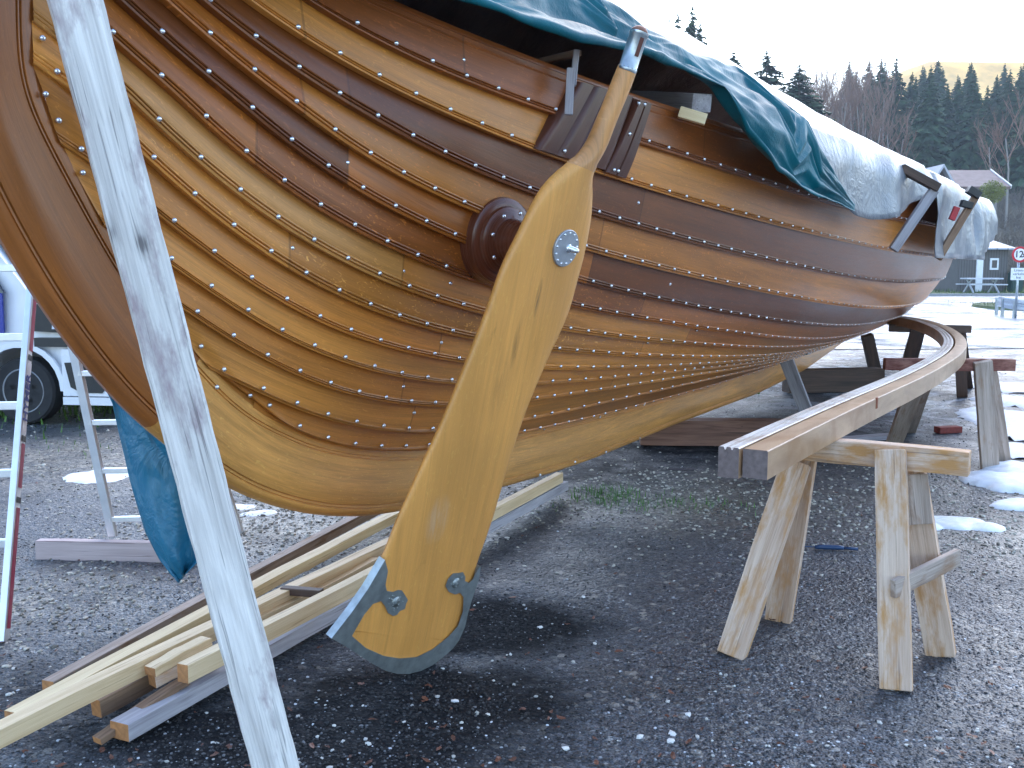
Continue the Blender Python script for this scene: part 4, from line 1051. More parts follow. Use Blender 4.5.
def vpoly(name, pts, y0, th, mat, parent=van, bev=0):
    n = len(pts); V = [vpt(x, y0+.10*max(0, (z-1.1)/1.1)**1.3, z) for x, z in pts]+[vpt(x, y0+th+.10*max(0, (z-1.1)/1.1)**1.3, z) for x, z in pts]
    Fc = [tuple(range(n))[::-1], tuple(range(n, 2*n))]+[(i, (i+1) % n, n+(i+1) % n, n+i) for i in range(n)]
    return mesh(name, V, Fc, mat, parent)
vpoly('side_window', [(-1.25, 1.2), (-.12, 1.2), (-.62, 1.9), (-1.2, 1.95)], -.012, .03, M_glass)
vpoly('door', [(-1.35, .38), (-.52, .38), (-.48, .72), (-.14, .84), (-.14, 1.20), (-1.35, 1.20)], -.010, .02, M_vanblue)
vpoly('rear_panel_line', [(-1.40, .38), (-1.38, .38), (-1.38, 1.98), (-1.40, 1.98)], -.006, .02, M_black)
V, Fc = [], []
wsx = [(-.50, 1.98), (.06, 1.27)]
V = [vpt(wsx[0][0]+.03, .16, wsx[0][1]+.01), vpt(wsx[0][0]+.03, 1.70, wsx[0][1]+.01), vpt(wsx[1][0]+.03, 1.78, wsx[1][1]+.01), vpt(wsx[1][0]+.03, .08, wsx[1][1]+.01)]
mesh('windscreen', V, [(0, 1, 2, 3)], M_glass, van)
vpoly('hinge', [(-.40, .92), (-.34, .92), (-.34, .97), (-.40, .97)], -.02, .02, M_black); vpoly('hinge', [(-.40, .60), (-.34, .60), (-.34, .65), (-.40, .65)], -.02, .02, M_black)
# headlight in its black surround, rub strip, bumper with black insert and white lip: on side and front
vpoly('headlight_surround', [(.12, .86), (.14, 1.10), (.44, 1.10), (.70, .97), (.80, .83)], -.014, .22, M_black)
vpoly('headlight', [(.34, .88), (.36, 1.04), (.60, .98), (.66, .88)], -.024, .06, plain('lamp_lens', (.7, .72, .78, 1), .12))
vpoly('rub_strip', [(.16, .72), (.16, .80), (.84, .80), (.86, .72)], -.022, 1.88, M_black)
vpoly('bumper', [(.42, .28), (.42, .70), (.90, .70), (.93, .5), (.90, .28)], -.026, 1.90, M_white)
vpoly('bumper_insert', [(.45, .58), (.50, .36), (.60, .31), (.80, .31), (.86, .38), (.88, .60)], -.036, .4, M_black)
vpoly('bumper_lip', [(.42, .20), (.42, .27), (.92, .27), (.93, .20)], -.036, 1.9, M_white)
vpoly('arch_lip', [(math.cos(a)*.44, .32+math.sin(a)*.44) for a in np.linspace(0, math.pi, 14)]+[(math.cos(a)*.39, .32+math.sin(a)*.39) for a in np.linspace(math.pi, 0, 14)], -.02, .03, M_white)
for wx in (0.0, -3.1):
    for yy in (.02, 1.62):
        c = vpt(wx, yy, .31); axv = (vpt(wx, 1, .31)-vpt(wx, 0, .31))
        V, Fc = lathe_geo(c, axv, [(0, .20), (0, .285), (.02, .305), (.17, .305), (.2, .285), (.2, .18)], 36); wh = mesh('wheel', V, Fc, M_tyre, van, smooth=True); split_smooth(wh, 40)
        V, Fc = lathe_geo(c-axv*.004, axv, [(0, .03), (.0, .05), (.02, .06), (.03, .17), (.0, .195), (.0, .205), (.05, .205)], 36); rm = mesh('rim', V, Fc, plain('rim_steel', (.22, .23, .25, 1), .45, .5), wh, smooth=True)
        fr, _ = frame(c-axv*.012, c+axv, (0, 0, 1)); parts = []
        for k in range(5):
            q = 2*math.pi*k/5; p = fr @ Vector((0.012, math.cos(q)*.11, math.sin(q)*.11)); parts.append(lathe_geo(p, axv, [(0, .028), (.012, .028)], 10))
        V, Fc = merge(parts); mesh('rim_holes', V, Fc, M_black, rm)

# ================================================================== GROUND
def gauss(x, y, cx, cy, rx, ry): return np.exp(-(((x-cx)/rx)**2+((y-cy)/ry)**2))
xs = np.concatenate([[-900, -500, -250, -120, -60, -30, -18, -12, -9], np.linspace(-7, 9, 300), [11, 14, 18, 26, 40, 70, 130, 260, 500, 900]])
ys = np.concatenate([[-60, -20, -6, -1, .8], np.linspace(1.6, 16, 290), [17.5, 20, 24, 30, 40, 55, 80, 130, 260, 600, 1200]])
X, Y = np.meshgrid(xs, ys)
def gz(x, y):
    n1 = .010*nz(x*.9, y*.9)+.007*nz(x*3, y*3, 2)+.004*nz(x*9, y*9, 4)+.0025*nz(x*24, y*24, 4)
    k = 1/(1+math.exp((math.hypot(x, y-5)-16)/2)) if math.hypot(x, y) < 40 else 0
    m = math.exp(-(((x+.15)/.55)**2+((y-3.25)/.35)**2)) ; return n1*k+m*(.010*nz(x*11, y*11, 8))
Z = np.array([[gz(x, y) for x in xs] for y in ys])
V = np.column_stack([X.ravel(), Y.ravel(), Z.ravel()])
def gpx(px, py): p = gp(px, py); return p[0], p[1]
def mask(pts):
    m = np.zeros(len(V))
    for (px, py), rx, ry, a in pts: cx, cy = gpx(px, py); m = np.maximum(m, a*gauss(V[:, 0], V[:, 1], cx, cy, rx, ry))
    return m
PALE = [((300, 530), .7, .5, 1), ((250, 515), .5, .5, .9), ((30, 600), .45, .5, .7), ((90, 460), 2.2, 1.2, .8), ((690, 500), .9, .8, .75), ((640, 495), .6, .5, .5), ((1000, 530), .8, .6, .5), ((860, 500), .9, 1.0, .35)]
MUD_AND_DARK = [((420, 700), .55, .34, 1), ((320, 740), .7, .3, 1), ((490, 625), .45, .34, 1), ((560, 545), .8, .9, .3), ((600, 470), 1.2, 1.2, .45), ((720, 440), 2.0, 1.5, .6), ((130, 700), .8, .5, .5)]  # mud around the rudder tip first, then darker areas under hull and pile
mesh_ = bpy.data.meshes.new('ground'); mesh_.from_pydata([tuple(v) for v in V], [], grid_faces(len(ys), len(xs))); ground = bpy.data.objects.new('ground', mesh_); col.objects.link(ground); tag(ground, kind='structure')
at = mesh_.attributes.new('far', 'FLOAT', 'POINT'); at.data.foreach_set('value', np.clip((V[:, 1]-7.5)/4, 0, 1)*np.clip((V[:, 0]-2.0)/2, 0, 1))
for nm, ms in (('pale', PALE), ('mud', MUD_AND_DARK)):
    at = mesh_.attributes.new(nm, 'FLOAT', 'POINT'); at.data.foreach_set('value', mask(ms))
mesh_.polygons.foreach_set('use_smooth', [True]*len(mesh_.polygons))
t = NT('wet_gravel'); v = t.coord('Object')
def vor(sc_, out='Color', f='F1'):
    o = t.n('TexVoronoi'); o.inputs['Scale'].default_value = sc_; t.l(v, o.inputs['Vector']); return o.outputs[out]
cA = vor(95); sepc = t.n('SeparateColor'); t.l(cA, sepc.inputs[0])
g1_ = t.ramp(sepc.outputs[0], [(0, (.010, .012, .015, 1)), (.5, (.034, .039, .048, 1)), (.80, (.075, .085, .10, 1)), (.93, (.16, .17, .19, 1)), (1, (.50, .50, .48, 1))])
sepb = t.n('SeparateColor'); t.l(vor(38), sepb.inputs[0])
g2_ = t.ramp(sepb.outputs[0], [(0, (.016, .018, .022, 1)), (.7, (.050, .055, .065, 1)), (.92, (.13, .13, .12, 1)), (1, (.42, .38, .32, 1))])
c = t.mix(t.ramp(t.noise(v, 6, 4), [(.4, 0), (.6, 1)]), g1_, g2_)
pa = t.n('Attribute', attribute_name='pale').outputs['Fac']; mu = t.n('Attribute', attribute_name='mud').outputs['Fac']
pn = t.math('MULTIPLY', pa, t.ramp(t.noise(v, 5, 5, .6), [(.35, .3), (.6, 1)]))
palec = t.ramp(sepb.outputs[1], [(0, (.06, .05, .042, 1)), (.4, (.20, .17, .13, 1)), (1, (.46, .42, .34, 1))])
c = t.mix(.22, c, t.ramp(t.noise(v, 160, 2), [(.42, (.015, .016, .02, 1)), (.60, (.34, .37, .42, 1))]))
c = t.mix(pn, c, palec)
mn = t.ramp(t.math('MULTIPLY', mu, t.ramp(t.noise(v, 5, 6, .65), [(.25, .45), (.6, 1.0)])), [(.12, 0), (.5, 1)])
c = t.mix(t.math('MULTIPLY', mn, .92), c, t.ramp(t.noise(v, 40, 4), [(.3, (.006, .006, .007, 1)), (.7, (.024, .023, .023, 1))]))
c = t.mix(t.math('MULTIPLY', t.ramp(t.noise(v, 1.7, 5, .6), [(.52, 0), (.66, 1)]), .45), c, (.045, .044, .042, 1))
fz = t.n('Attribute', attribute_name='far').outputs['Fac']
fs = t.math('MULTIPLY', fz, t.ramp(t.noise(v, 2.6, 8, .72, .6), [(.50, 0), (.56, 1)]))
c = t.mix(t.math('MULTIPLY', fs, .8), c, (.62, .66, .74, 1))
c = t.mix(t.math('MULTIPLY', fz, t.ramp(t.noise(v, 8, 6, .7), [(.45, 0), (.62, .7)])), c, (.035, .038, .045, 1))
t.base(c)
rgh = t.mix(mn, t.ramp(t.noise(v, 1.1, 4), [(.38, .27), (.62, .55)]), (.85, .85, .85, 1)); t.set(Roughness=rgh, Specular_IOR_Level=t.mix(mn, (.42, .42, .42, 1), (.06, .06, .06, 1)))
hgt = t.math('ADD', t.math('MULTIPLY', t.ramp(vor(95, 'Distance'), [(0, 1), (.6, 0)]), .5), t.math('ADD', t.ramp(vor(38, 'Distance'), [(0, 1), (.55, 0)]), t.math('MULTIPLY', t.noise(v, 14, 5), 1.2)))
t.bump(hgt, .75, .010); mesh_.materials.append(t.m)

# scattered stones
ico = bmesh.new(); bmesh.ops.create_icosphere(ico, subdivisions=1, radius=1); IV = np.array([v_.co[:] for v_ in ico.verts]); ico.verts.index_update(); IF = np.array([[v_.index for v_ in f.verts] for f in ico.faces]); ico.free()
def stones(name, n, sampler, sizes, cols_, rough, label=None):
    Vs = []; Fs = []; Cs = []
    for i in range(n):
        px, py = sampler(); p = gp(px, py)
        if p[1] > 16 or p[1] < 1: continue
        r_ = sizes(p); sq = rng.uniform(.7, 1.3, 3)*np.array([1, 1, .6]); a = rng.uniform(0, 6.28); ca, sa = math.cos(a), math.sin(a)
        q = IV*sq*r_*(1+.18*rng.randn(12, 1)); q = q @ np.array([[ca, -sa, 0], [sa, ca, 0], [0, 0, 1]]); q = q+np.array([p[0], p[1], gz(p[0], p[1])+r_*.22])
        Fs.append(IF+len(Vs)*12); Vs.append(q); cc = cols_(rng, p); Cs.append(np.tile(list(cc)+[1], (12, 1)))
    Va = np.concatenate(Vs); Fa = np.concatenate(Fs); me = bpy.data.meshes.new(name); me.from_pydata([tuple(q) for q in Va], [], [tuple(f) for f in Fa])
    at = me.color_attributes.new('col', 'FLOAT_COLOR', 'POINT'); at.data.foreach_set('color', np.concatenate(Cs).astype(np.float32).ravel())
    t = NT(name+'_mat'); t.base(t.n('Attribute', attribute_name='col').outputs['Color']); t.set(Roughness=rough); me.materials.append(t.m)
    o = bpy.data.objects.new(name, me); col.objects.link(o); o['kind'] = 'stuff'; return o
def samp_all():
    while True:
        px = rng.uniform(-30, 1054); py = 768-(768-345)*rng.uniform(0, 1)**1.5
        return px, min(py+rng.uniform(0, 20), 790)
def greyc(r_, p):
    k = r_.choice([.02, .045, .08, .14, .32, .6], p=[.26, .29, .24, .13, .05, .03]); return (k*.97, k, k*1.06)
stones('gravel', 14000, samp_all, lambda p: rng.uniform(.0016, .0046)*(1+.09*p[1]), greyc, .55)
def samp_pale():
    (px, py), rx, ry, a = PALE[rng.randint(len(PALE))]; cx, cy = gpx(px, py)
    q = px_of((cx+rng.randn()*rx*.8, cy+rng.randn()*ry*.8, 0)); return q[0], q[1]
def palec_(r_, p):
    k = r_.uniform(.12, .62); return (k, k*.93, k*.78)
stones('pale_gravel', 5200, samp_pale, lambda p: rng.uniform(.003, .0095)*(1+.06*p[1]), palec_, .75)
stones('pebbles', 260, samp_all, lambda p: rng.uniform(.004, .010), lambda r_, p: tuple(np.array([.62, .60, .55])*r_.uniform(.6, 1.1)), .7)
WH = [(583,598),(784,541),(688,715),(640,739),(672,735),(671,743),(566,748),(455,703),(830,500),(480,510),(507,538),(540,628)]
ii = [0]
def samp_wh(): ii[0] += 1; return WH[(ii[0]-1) % len(WH)]
stones('white_pebbles', len(WH), samp_wh, lambda p: .013, lambda r_, p: (.75, .73, .7), .7)
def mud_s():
    (px, py), rx, ry, a = MUD_AND_DARK[rng.randint(3)]; cx, cy = gpx(px, py); q = px_of((cx+rng.randn()*rx*.42, cy+rng.randn()*ry*.42, 0)); return q[0], q[1]
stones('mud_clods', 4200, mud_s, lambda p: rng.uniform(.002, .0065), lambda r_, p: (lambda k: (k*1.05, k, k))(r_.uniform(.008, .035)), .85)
# fallen leaves
V = []; Fc = []; Cs = []
for i in range(330):
    px, py = samp_all(); p = gp(px, py); 
    if p[1] > 14: continue
    r_ = rng.uniform(.008, .019); a = rng.uniform(0, 6.28); e = rng.uniform(.35, .8); z0 = gz(p[0], p[1])+.005; bse = len(V); k = rng.uniform(.6, 1.2)
    for q, rr_ in ((0, 1), (.8, .75), (1.57, .62), (2.3, .8), (3.14, 1.05), (3.9, .8), (4.71, .6), (5.5, .8)):
        x_, y_ = math.cos(q)*r_*rr_, math.sin(q)*r_*rr_*e; V.append((p[0]+x_*math.cos(a)-y_*math.sin(a), p[1]+x_*math.sin(a)+y_*math.cos(a), z0+rng.uniform(0, .008))); Cs.append((.16*k, .055*k, .03*k, 1))
    V.append((p[0], p[1], z0+.003)); Cs.append((.13*k, .05*k, .03*k, 1)); Fc += [(bse+j, bse+(j+1) % 8, bse+8) for j in range(8)]
me = bpy.data.meshes.new('fallen_leaves'); me.from_pydata(V, [], Fc); at = me.color_attributes.new('col', 'FLOAT_COLOR', 'POINT'); at.data.foreach_set('color', np.array(Cs, np.float32).ravel())
t = NT('leaf_litter'); t.base(t.n('Attribute', attribute_name='col').outputs['Color']); t.set(Roughness=.5); me.materials.append(t.m); o = bpy.data.objects.new('fallen_leaves', me); col.objects.link(o); o['kind'] = 'stuff'
# tufts of grass
def tufts(name, spots, c, hgt_):
    V = []; Fc = []
    for (cx, cy, rx, ry, n, z0) in spots:
        for i in range(n):
            x, y = cx+rng.randn()*rx, cy+rng.randn()*ry; a = rng.uniform(0, 6.28); h_ = hgt_*rng.uniform(.5, 1.2); w_ = h_*.09; l = rng.uniform(-.5, .5)*h_; bse = len(V)
            V += [(x-math.cos(a)*w_, y-math.sin(a)*w_, z0), (x+math.cos(a)*w_, y+math.sin(a)*w_, z0), (x+math.sin(a)*l, y-math.cos(a)*l, z0+h_)]; Fc.append((bse, bse+1, bse+2))
    me = bpy.data.meshes.new(name); me.from_pydata(V, [], Fc); me.materials.append(plain(name+'_mat', c, .6, 0, .35, 3)); o = bpy.data.objects.new(name, me); col.objects.link(o); o['kind'] = 'stuff'
c1, c2_ = gpx(612, 496), gpx(650, 505)
tufts('grass_tufts', [(c1[0], c1[1], .12, .14, 260, 0), (c2_[0], c2_[1], .28, .12, 200, 0), (gpx(90, 455)[0], 7.9, .8, .3, 120, 0)], (.08, .20, .03, 1), .042)
gv = gpx(100, 408); tufts('grass_verge', [(gv[0]-.3, gv[1]+1.2, 1.8, .9, 7000, 0)], (.08, .17, .03, 1), .12)
def sheet(name, pts, z, mat, kind='structure'):
    n = len(pts); o = mesh(name, [(x, y, z) for x, y in pts], [tuple(range(n))], mat); 
    if kind: o['kind'] = kind
    return o
M_grass = plain('grass_ground', (.07, .10, .035, 1), .9, 0, .4, 3, .4)
# ================================================================== SNOW
M_snow = NT('snow'); M_snow.base(M_snow.ramp(M_snow.noise(M_snow.coord('Object'), 14, 5), [(.3, (.70, .74, .80, 1)), (.7, (.88, .90, .92, 1))])); M_snow.set(Roughness=.6, Subsurface_Weight=.0); M_snow.bump(M_snow.noise(M_snow.coord('Object'), 25, 5), .2, .008)
def snow(label, blobs, h_=.035, grp='patches of old snow'):
    P = [(np.array(gpx(*c)), rx, ry) for c, rx, ry in blobs]; x0 = min(p[0]-rx*1.5 for p, rx, ry in P); x1 = max(p[0]+rx*1.5 for p, rx, ry in P); y0 = min(p[1]-ry*1.5 for p, rx, ry in P); y1 = max(p[1]+ry*1.5 for p, rx, ry in P)
    n = 70; xs_, ys_ = np.linspace(x0, x1, n), np.linspace(y0, y1, n); V = []; ok = []
    for y in ys_:
        for x in xs_:
            f = max(1-((x-p[0])/rx)**2-((y-p[1])/ry)**2 for p, rx, ry in P); f += .35*nz(x*4, y*4, 3)+.2*nz(x*11, y*11, 6)
            V.append((x, y, gz(x, y)-.006+h_*(1-math.exp(-max(0, f)*2.2))+(.010*nz(x*7, y*7) if f > 0 else -.02))); ok.append(f > -.08)
    Fc = [f for f in grid_faces(n, n) if all(ok[i] for i in f)]
    used = sorted({i for f in Fc for i in f}); mp_ = {u: k for k, u in enumerate(used)}
    o = mesh('snow_patch', [V[u] for u in used], [tuple(mp_[i] for i in f) for f in Fc], M_snow.m, None, smooth=True); tag(o, label, 'snow', grp); return o
snow('small thin snow patch on the gravel between the ladder legs', [((98, 476), .26, .25)], .02)
snow('snow patch by the right edge beyond the near sawhorse', [((1010, 484), .30, .33), ((1030, 475), .35, .4)], .07)
snow('flat snow patch right of the near sawhorse legs', [((955, 523), .20, .15), ((985, 527), .12, .10), ((925, 526), .10, .10)], .035)
snow('small snow lump at the right edge above the flat patch', [((1012, 507), .14, .10), ((1026, 506), .2, .14)], .04)
snow('long bank of melting snow along the right edge beside the middle sawhorse', [((1010, 388), .5, .6), ((1014, 402), .42, .5), ((1018, 418), .40, .5), ((1014, 436), .30, .36), ((1022, 452), .32, .34), ((1045, 430), .5, 1.4)], .05)
snow('thin snow strip beyond the bent timbers near the far sawhorse', [((880, 446), .2, .1)], .02)
snow('thin patch of snow right of the grey prop under the stern', [((222, 508), .22, .12), ((258, 514), .12, .08)], .015)
# ================================================================== ROAD, VERGE, ISLAND
M_road = NT('wet_road'); v = M_road.coord('Object'); M_road.base(M_road.ramp(M_road.noise(v, .35, 6, .65), [(.35, (.24, .25, .27, 1)), (.65, (.36, .37, .40, 1))])); M_road.set(Roughness=M_road.ramp(M_road.noise(v, .8, 4), [(.35, .16), (.65, .42)]), Specular_IOR_Level=.6); M_road.bump(M_road.noise(v, 30, 4), .15, .01)
sheet('road', [(-30, 20), (-5, 18.2), (6, 17.2), (14, 17.6), (40, 20), (160, 34), (160, 52), (40, 47), (-30, 42)], .012, M_road.m)
box('kerb', 15, 46.6, .05, 70, .18, .14, plain('kerb_stone', (.32, .32, .33, 1), .7), rz=R(4.1))['kind'] = 'structure'
rows = []; xs2 = np.linspace(-60, 160, 90); ys2 = np.linspace(0, 1, 26)
def terr(x, y):
    d = y-62-.02*x; base = 0 if d < 0 else .02*d+.0016*d*d*(1/(1+d*.0022)); base = min(base, 400)
    left = max(0, (20-x))*.0006*max(0, d)
    return min(base+left, 26+.045*max(0, d-120))+ (1.2*nz(x*.02, y*.02) + .5*nz(x*.07, y*.07))*min(1, max(0, d)/30)
# verge with rough grass
sheet('grass_verge', [(-40, 43.5), (160, 56), (160, 78), (-40, 78)], .02, M_grass)
tufts('verge_grass', [(x_, 55+rng.uniform(-5, 9), 2.0, 2.5, 160, .02) for x_ in np.linspace(14, 40, 34)], (.075, .13, .03, 1), .20)
xs3 = np.concatenate([np.linspace(-260, 0, 30), np.linspace(4, 240, 110), np.linspace(250, 600, 20)]); ys3 = np.concatenate([np.linspace(61, 260, 90), np.linspace(266, 620, 50)])
V = [(x, y, terr(x, y)-.25) for y in ys3 for x in xs3]
t = NT('hill_ground'); v = t.coord('Object'); t.base(t.mix(t.ramp(t.noise(v, .05, 5), [(.4, 0), (.6, 1)]), (.10, .085, .06, 1), (.055, .06, .035, 1))); t.set(Roughness=.95); t.bump(t.noise(v, .6, 5), .6, .4)
me = bpy.data.meshes.new('hillside'); me.from_pydata(V, [], grid_faces(len(ys3), len(xs3))); me.materials.append(t.m); me.polygons.foreach_set('use_smooth', [True]*len(me.polygons)); o = bpy.data.objects.new('hillside', me); col.objects.link(o); o['kind'] = 'structure'
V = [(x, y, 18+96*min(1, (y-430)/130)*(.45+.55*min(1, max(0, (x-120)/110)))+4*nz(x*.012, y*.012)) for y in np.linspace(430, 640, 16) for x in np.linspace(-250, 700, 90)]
o = mesh('far_hill', V, grid_faces(16, 90), plain('painted_sun_glow', (.80, .44, .09, 1), .9, 0, .3, .08), None, smooth=True); o['kind'] = 'structure'  # sun glow behind the treetops is put into the golden base colour
# traffic island with guard rail
ic = gpx(1045, 309); V = []; 
for k in range(40): q = 2*math.pi*k/40; V.append((ic[0]+math.cos(q)*1.9, ic[1]+math.sin(q)*3.2, .10))
n = 40; V += [(ic[0]+(x-ic[0])*1.04, ic[1]+(y-ic[1])*1.04, -.02) for x, y, z in V[:40]]; isl = mesh('traffic_island', V, [tuple(range(n))]+[(i, (i+1) % n, n+(i+1) % n, n+i) for i in range(n)], M_grass); isl['kind'] = 'structure'
tufts('island_grass', [(ic[0]-.3, ic[1], .8, 1.2, 1500, .10)], (.09, .11, .04, 1), .09)
gr = empty('guard_rail', gp(1010, 318)); tag(gr, 'low grey steel guard rail on posts around the traffic island', 'guard rail'); OPOS[gr] = Vector(gp(1010, 318))
Yg = gp(1010, 318)[1]; pts = [at_y(998, 301, Yg+1.5), at_y(1004, 302.5, Yg+.4), at_y(1016, 304.5, Yg-.1), at_y(1034, 306.5, Yg-.3), at_y(1060, 308, Yg)]
rr = []
for dz, do in ((.15, 0), (.12, -.04), (.05, -.04), (.02, 0), (-.02, 0), (-.05, -.04), (-.12, -.04), (-.15, 0)):
    rr.append(np.array([[p[0], p[1]+do, p[2]+dz] for p in pts]))
mesh('rail', np.concatenate(rr), grid_faces(8, 5), plain('galvanised_rail', (.45, .48, .54, 1), .4, .6), gr).modifiers.new('s', 'SOLIDIFY').thickness = .01
for p in pts[:4]: box('post', p[0], p[1]+.06, (p[2]+.1)/2, .08, .05, p[2]+.1, M_steel, gr)
# sign
Ys = gp(1016, 318)[1]-.3; sg = empty('traffic_sign', (at_y(1016, 318, Ys)[0], Ys, 0)); OPOS[sg] = Vector(sg.location); tag(sg, 'round red ringed sign reading 12t above a white text plate on a pole', 'road sign')
sx = sg.location.x; zc = at_y(1016, 254.5, Ys)[2]; rS = 7.9/1000*Ys
tube('pole', [(sx, Ys+.04, 0), (sx, Ys+.04, zc+.1)], .032, M_steel, sg)
V, Fc = lathe_geo((sx, Ys, zc), (0, -1, 0), [(0, rS), (.01, rS)], 40); dsk = mesh('disc', V, Fc, plain('sign_red', srgb(196, 24, 44), .4), sg)
V, Fc = lathe_geo((sx, Ys-.011, zc), (0, -1, 0), [(0, rS*.74), (.003, rS*.74)], 40); mesh('disc_face', V, Fc, plain('sign_white', (.8, .8, .82, 1), .4), dsk)
M_ink = plain('sign_black', (.02, .02, .02, 1), .5)
def tmat(x, y, z): return Matrix.Translation((x, y, z)) @ Matrix.Rotation(math.pi/2, 4, 'X')
text_mesh('lettering', '12', rS*1.15, tmat(sx-rS*.12, Ys-.017, zc), M_ink, dsk, bold=.004); text_mesh('lettering', 't', rS*.85, tmat(sx+rS*.50, Ys-.017, zc-rS*.06), M_ink, dsk, bold=.003)
zp = at_y(1016, 274, Ys)[2]; wp = 15.5/1000*Ys; hp = 12/1000*Ys
pt_ = box('text_plate', sx, Ys, zp, wp, .012, hp, bpy.data.materials['sign_white'], sg)
for i, tx in enumerate(('Linien-', 'verkehr', 'frei')): text_mesh('lettering', tx, hp*.30, tmat(sx, Ys-.009, zp+hp*(.30-.30*i)), M_ink, pt_)
# hut
Yh = gp(985, 292)[1]; k_ = Yh/1000
def hx(px): return (px-512)*k_*1.0
hut = empty('garden_hut', (hx(984), Yh, 0)); tag(hut, 'small grey board hut with pitched metal roof and white framed window behind the road', 'hut'); OPOS[hut] = Vector(hut.location)
t = NT('grey_boards'); v = t.coord('Object'); wv = t.n('TexWave'); wv.inputs['Scale'].default_value = 2.2; t.l(v, wv.inputs['Vector']); t.base(t.mix(t.noise(v, 3, 5), t.ramp(wv.outputs[0], [(.05, (.04, .037, .035, 1)), (.2, (.17, .155, .15, 1))]), (.12, .11, .105, 1))); t.set(Roughness=.85); M_hut = t.m
x0, x1 = hx(955), hx(1004); hh_ = 42*k_; 
mesh('wall', [(x0, Yh, 0), (x1, Yh, 0), (x1, Yh+3, 0), (x0, Yh+3, 0), (x0, Yh, hh_), (x1, Yh, hh_), (x1, Yh+3, hh_+.45), (x0, Yh+3, hh_+.45)], [(0, 1, 5, 4), (1, 2, 6, 5), (2, 3, 7, 6), (3, 0, 4, 7)], M_hut, hut)
t = NT('metal_roof'); v = t.coord('Object'); wv = t.n('TexWave'); wv.inputs['Scale'].default_value = .55; t.l(v, wv.inputs['Vector']); t.base(t.ramp(wv.outputs[0], [(.0, (.12, .14, .17, 1)), (.10, (.30, .34, .40, 1))])); t.set(Roughness=.5); M_mroof = t.m
mesh('roof', [(x0-.3, Yh-.35, hh_-.02), (x1+.3, Yh-.35, hh_-.02), (x1+.1, Yh+3.2, hh_+.66), (x0-.3, Yh+3.2, hh_+.66), (x0-.3, Yh-.35, hh_+.06), (x1+.3, Yh-.35, hh_+.06), (x1+.1, Yh+3.2, hh_+.74), (x0-.3, Yh+3.2, hh_+.74)], [(0, 3, 2, 1), (4, 5, 6, 7), (0, 1, 5, 4), (1, 2, 6, 5), (2, 3, 7, 6), (3, 0, 4, 7)], M_mroof, hut)
wz = at_y(990, 264, Yh)[2]; wf = box('window', hx(990.5), Yh-.03, wz, 8.5*k_, .06, 11.5*k_, M_white, hut); box('pane', hx(990.5), Yh-.065, wz, 5*k_, .02, 7.5*k_, M_glass, wf)
box('white_corner_post', hx(976), Yh-.05, hh_/2-.1, .35, .08, hh_-.25, M_white, hut)
bn = box('waste_bin', hx(1008), Yh-.5, .55, .6, .6, 1.1, plain('bin_green', (.02, .06, .055, 1), .5), bev=.06); tag(bn, 'dark green bin standing beside the right wall of the hut', 'bin')
pb = empty('picnic_table', (hx(962), Yh-2, 0)); tag(pb, 'pale picnic table on the grass left of the hut', 'table'); OPOS[pb] = Vector(pb.location); px_ = hx(962)
M_pt = rawwood('pale_table', srgb(170, 172, 180), srgb(215, 216, 222), .7)
box('table_top', px_, Yh-2, .75, 1.9, .8, .07, M_pt, pb); box('bench', px_, Yh-2.75, .45, 1.9, .28, .06, M_pt, pb); box('bench', px_, Yh-1.25, .45, 1.9, .28, .06, M_pt, pb)
for sx_ in (-.65, .65): board('leg', Vector((px_+sx_, Yh-2.6, 0)), Vector((px_+sx_, Yh-1.7, .74)), .08, .06, M_pt, (0, 0, 1), pb); board('leg', Vector((px_+sx_, Yh-1.4, 0)), Vector((px_+sx_, Yh-2.3, .74)), .08, .06, M_pt, (0, 0, 1), pb)
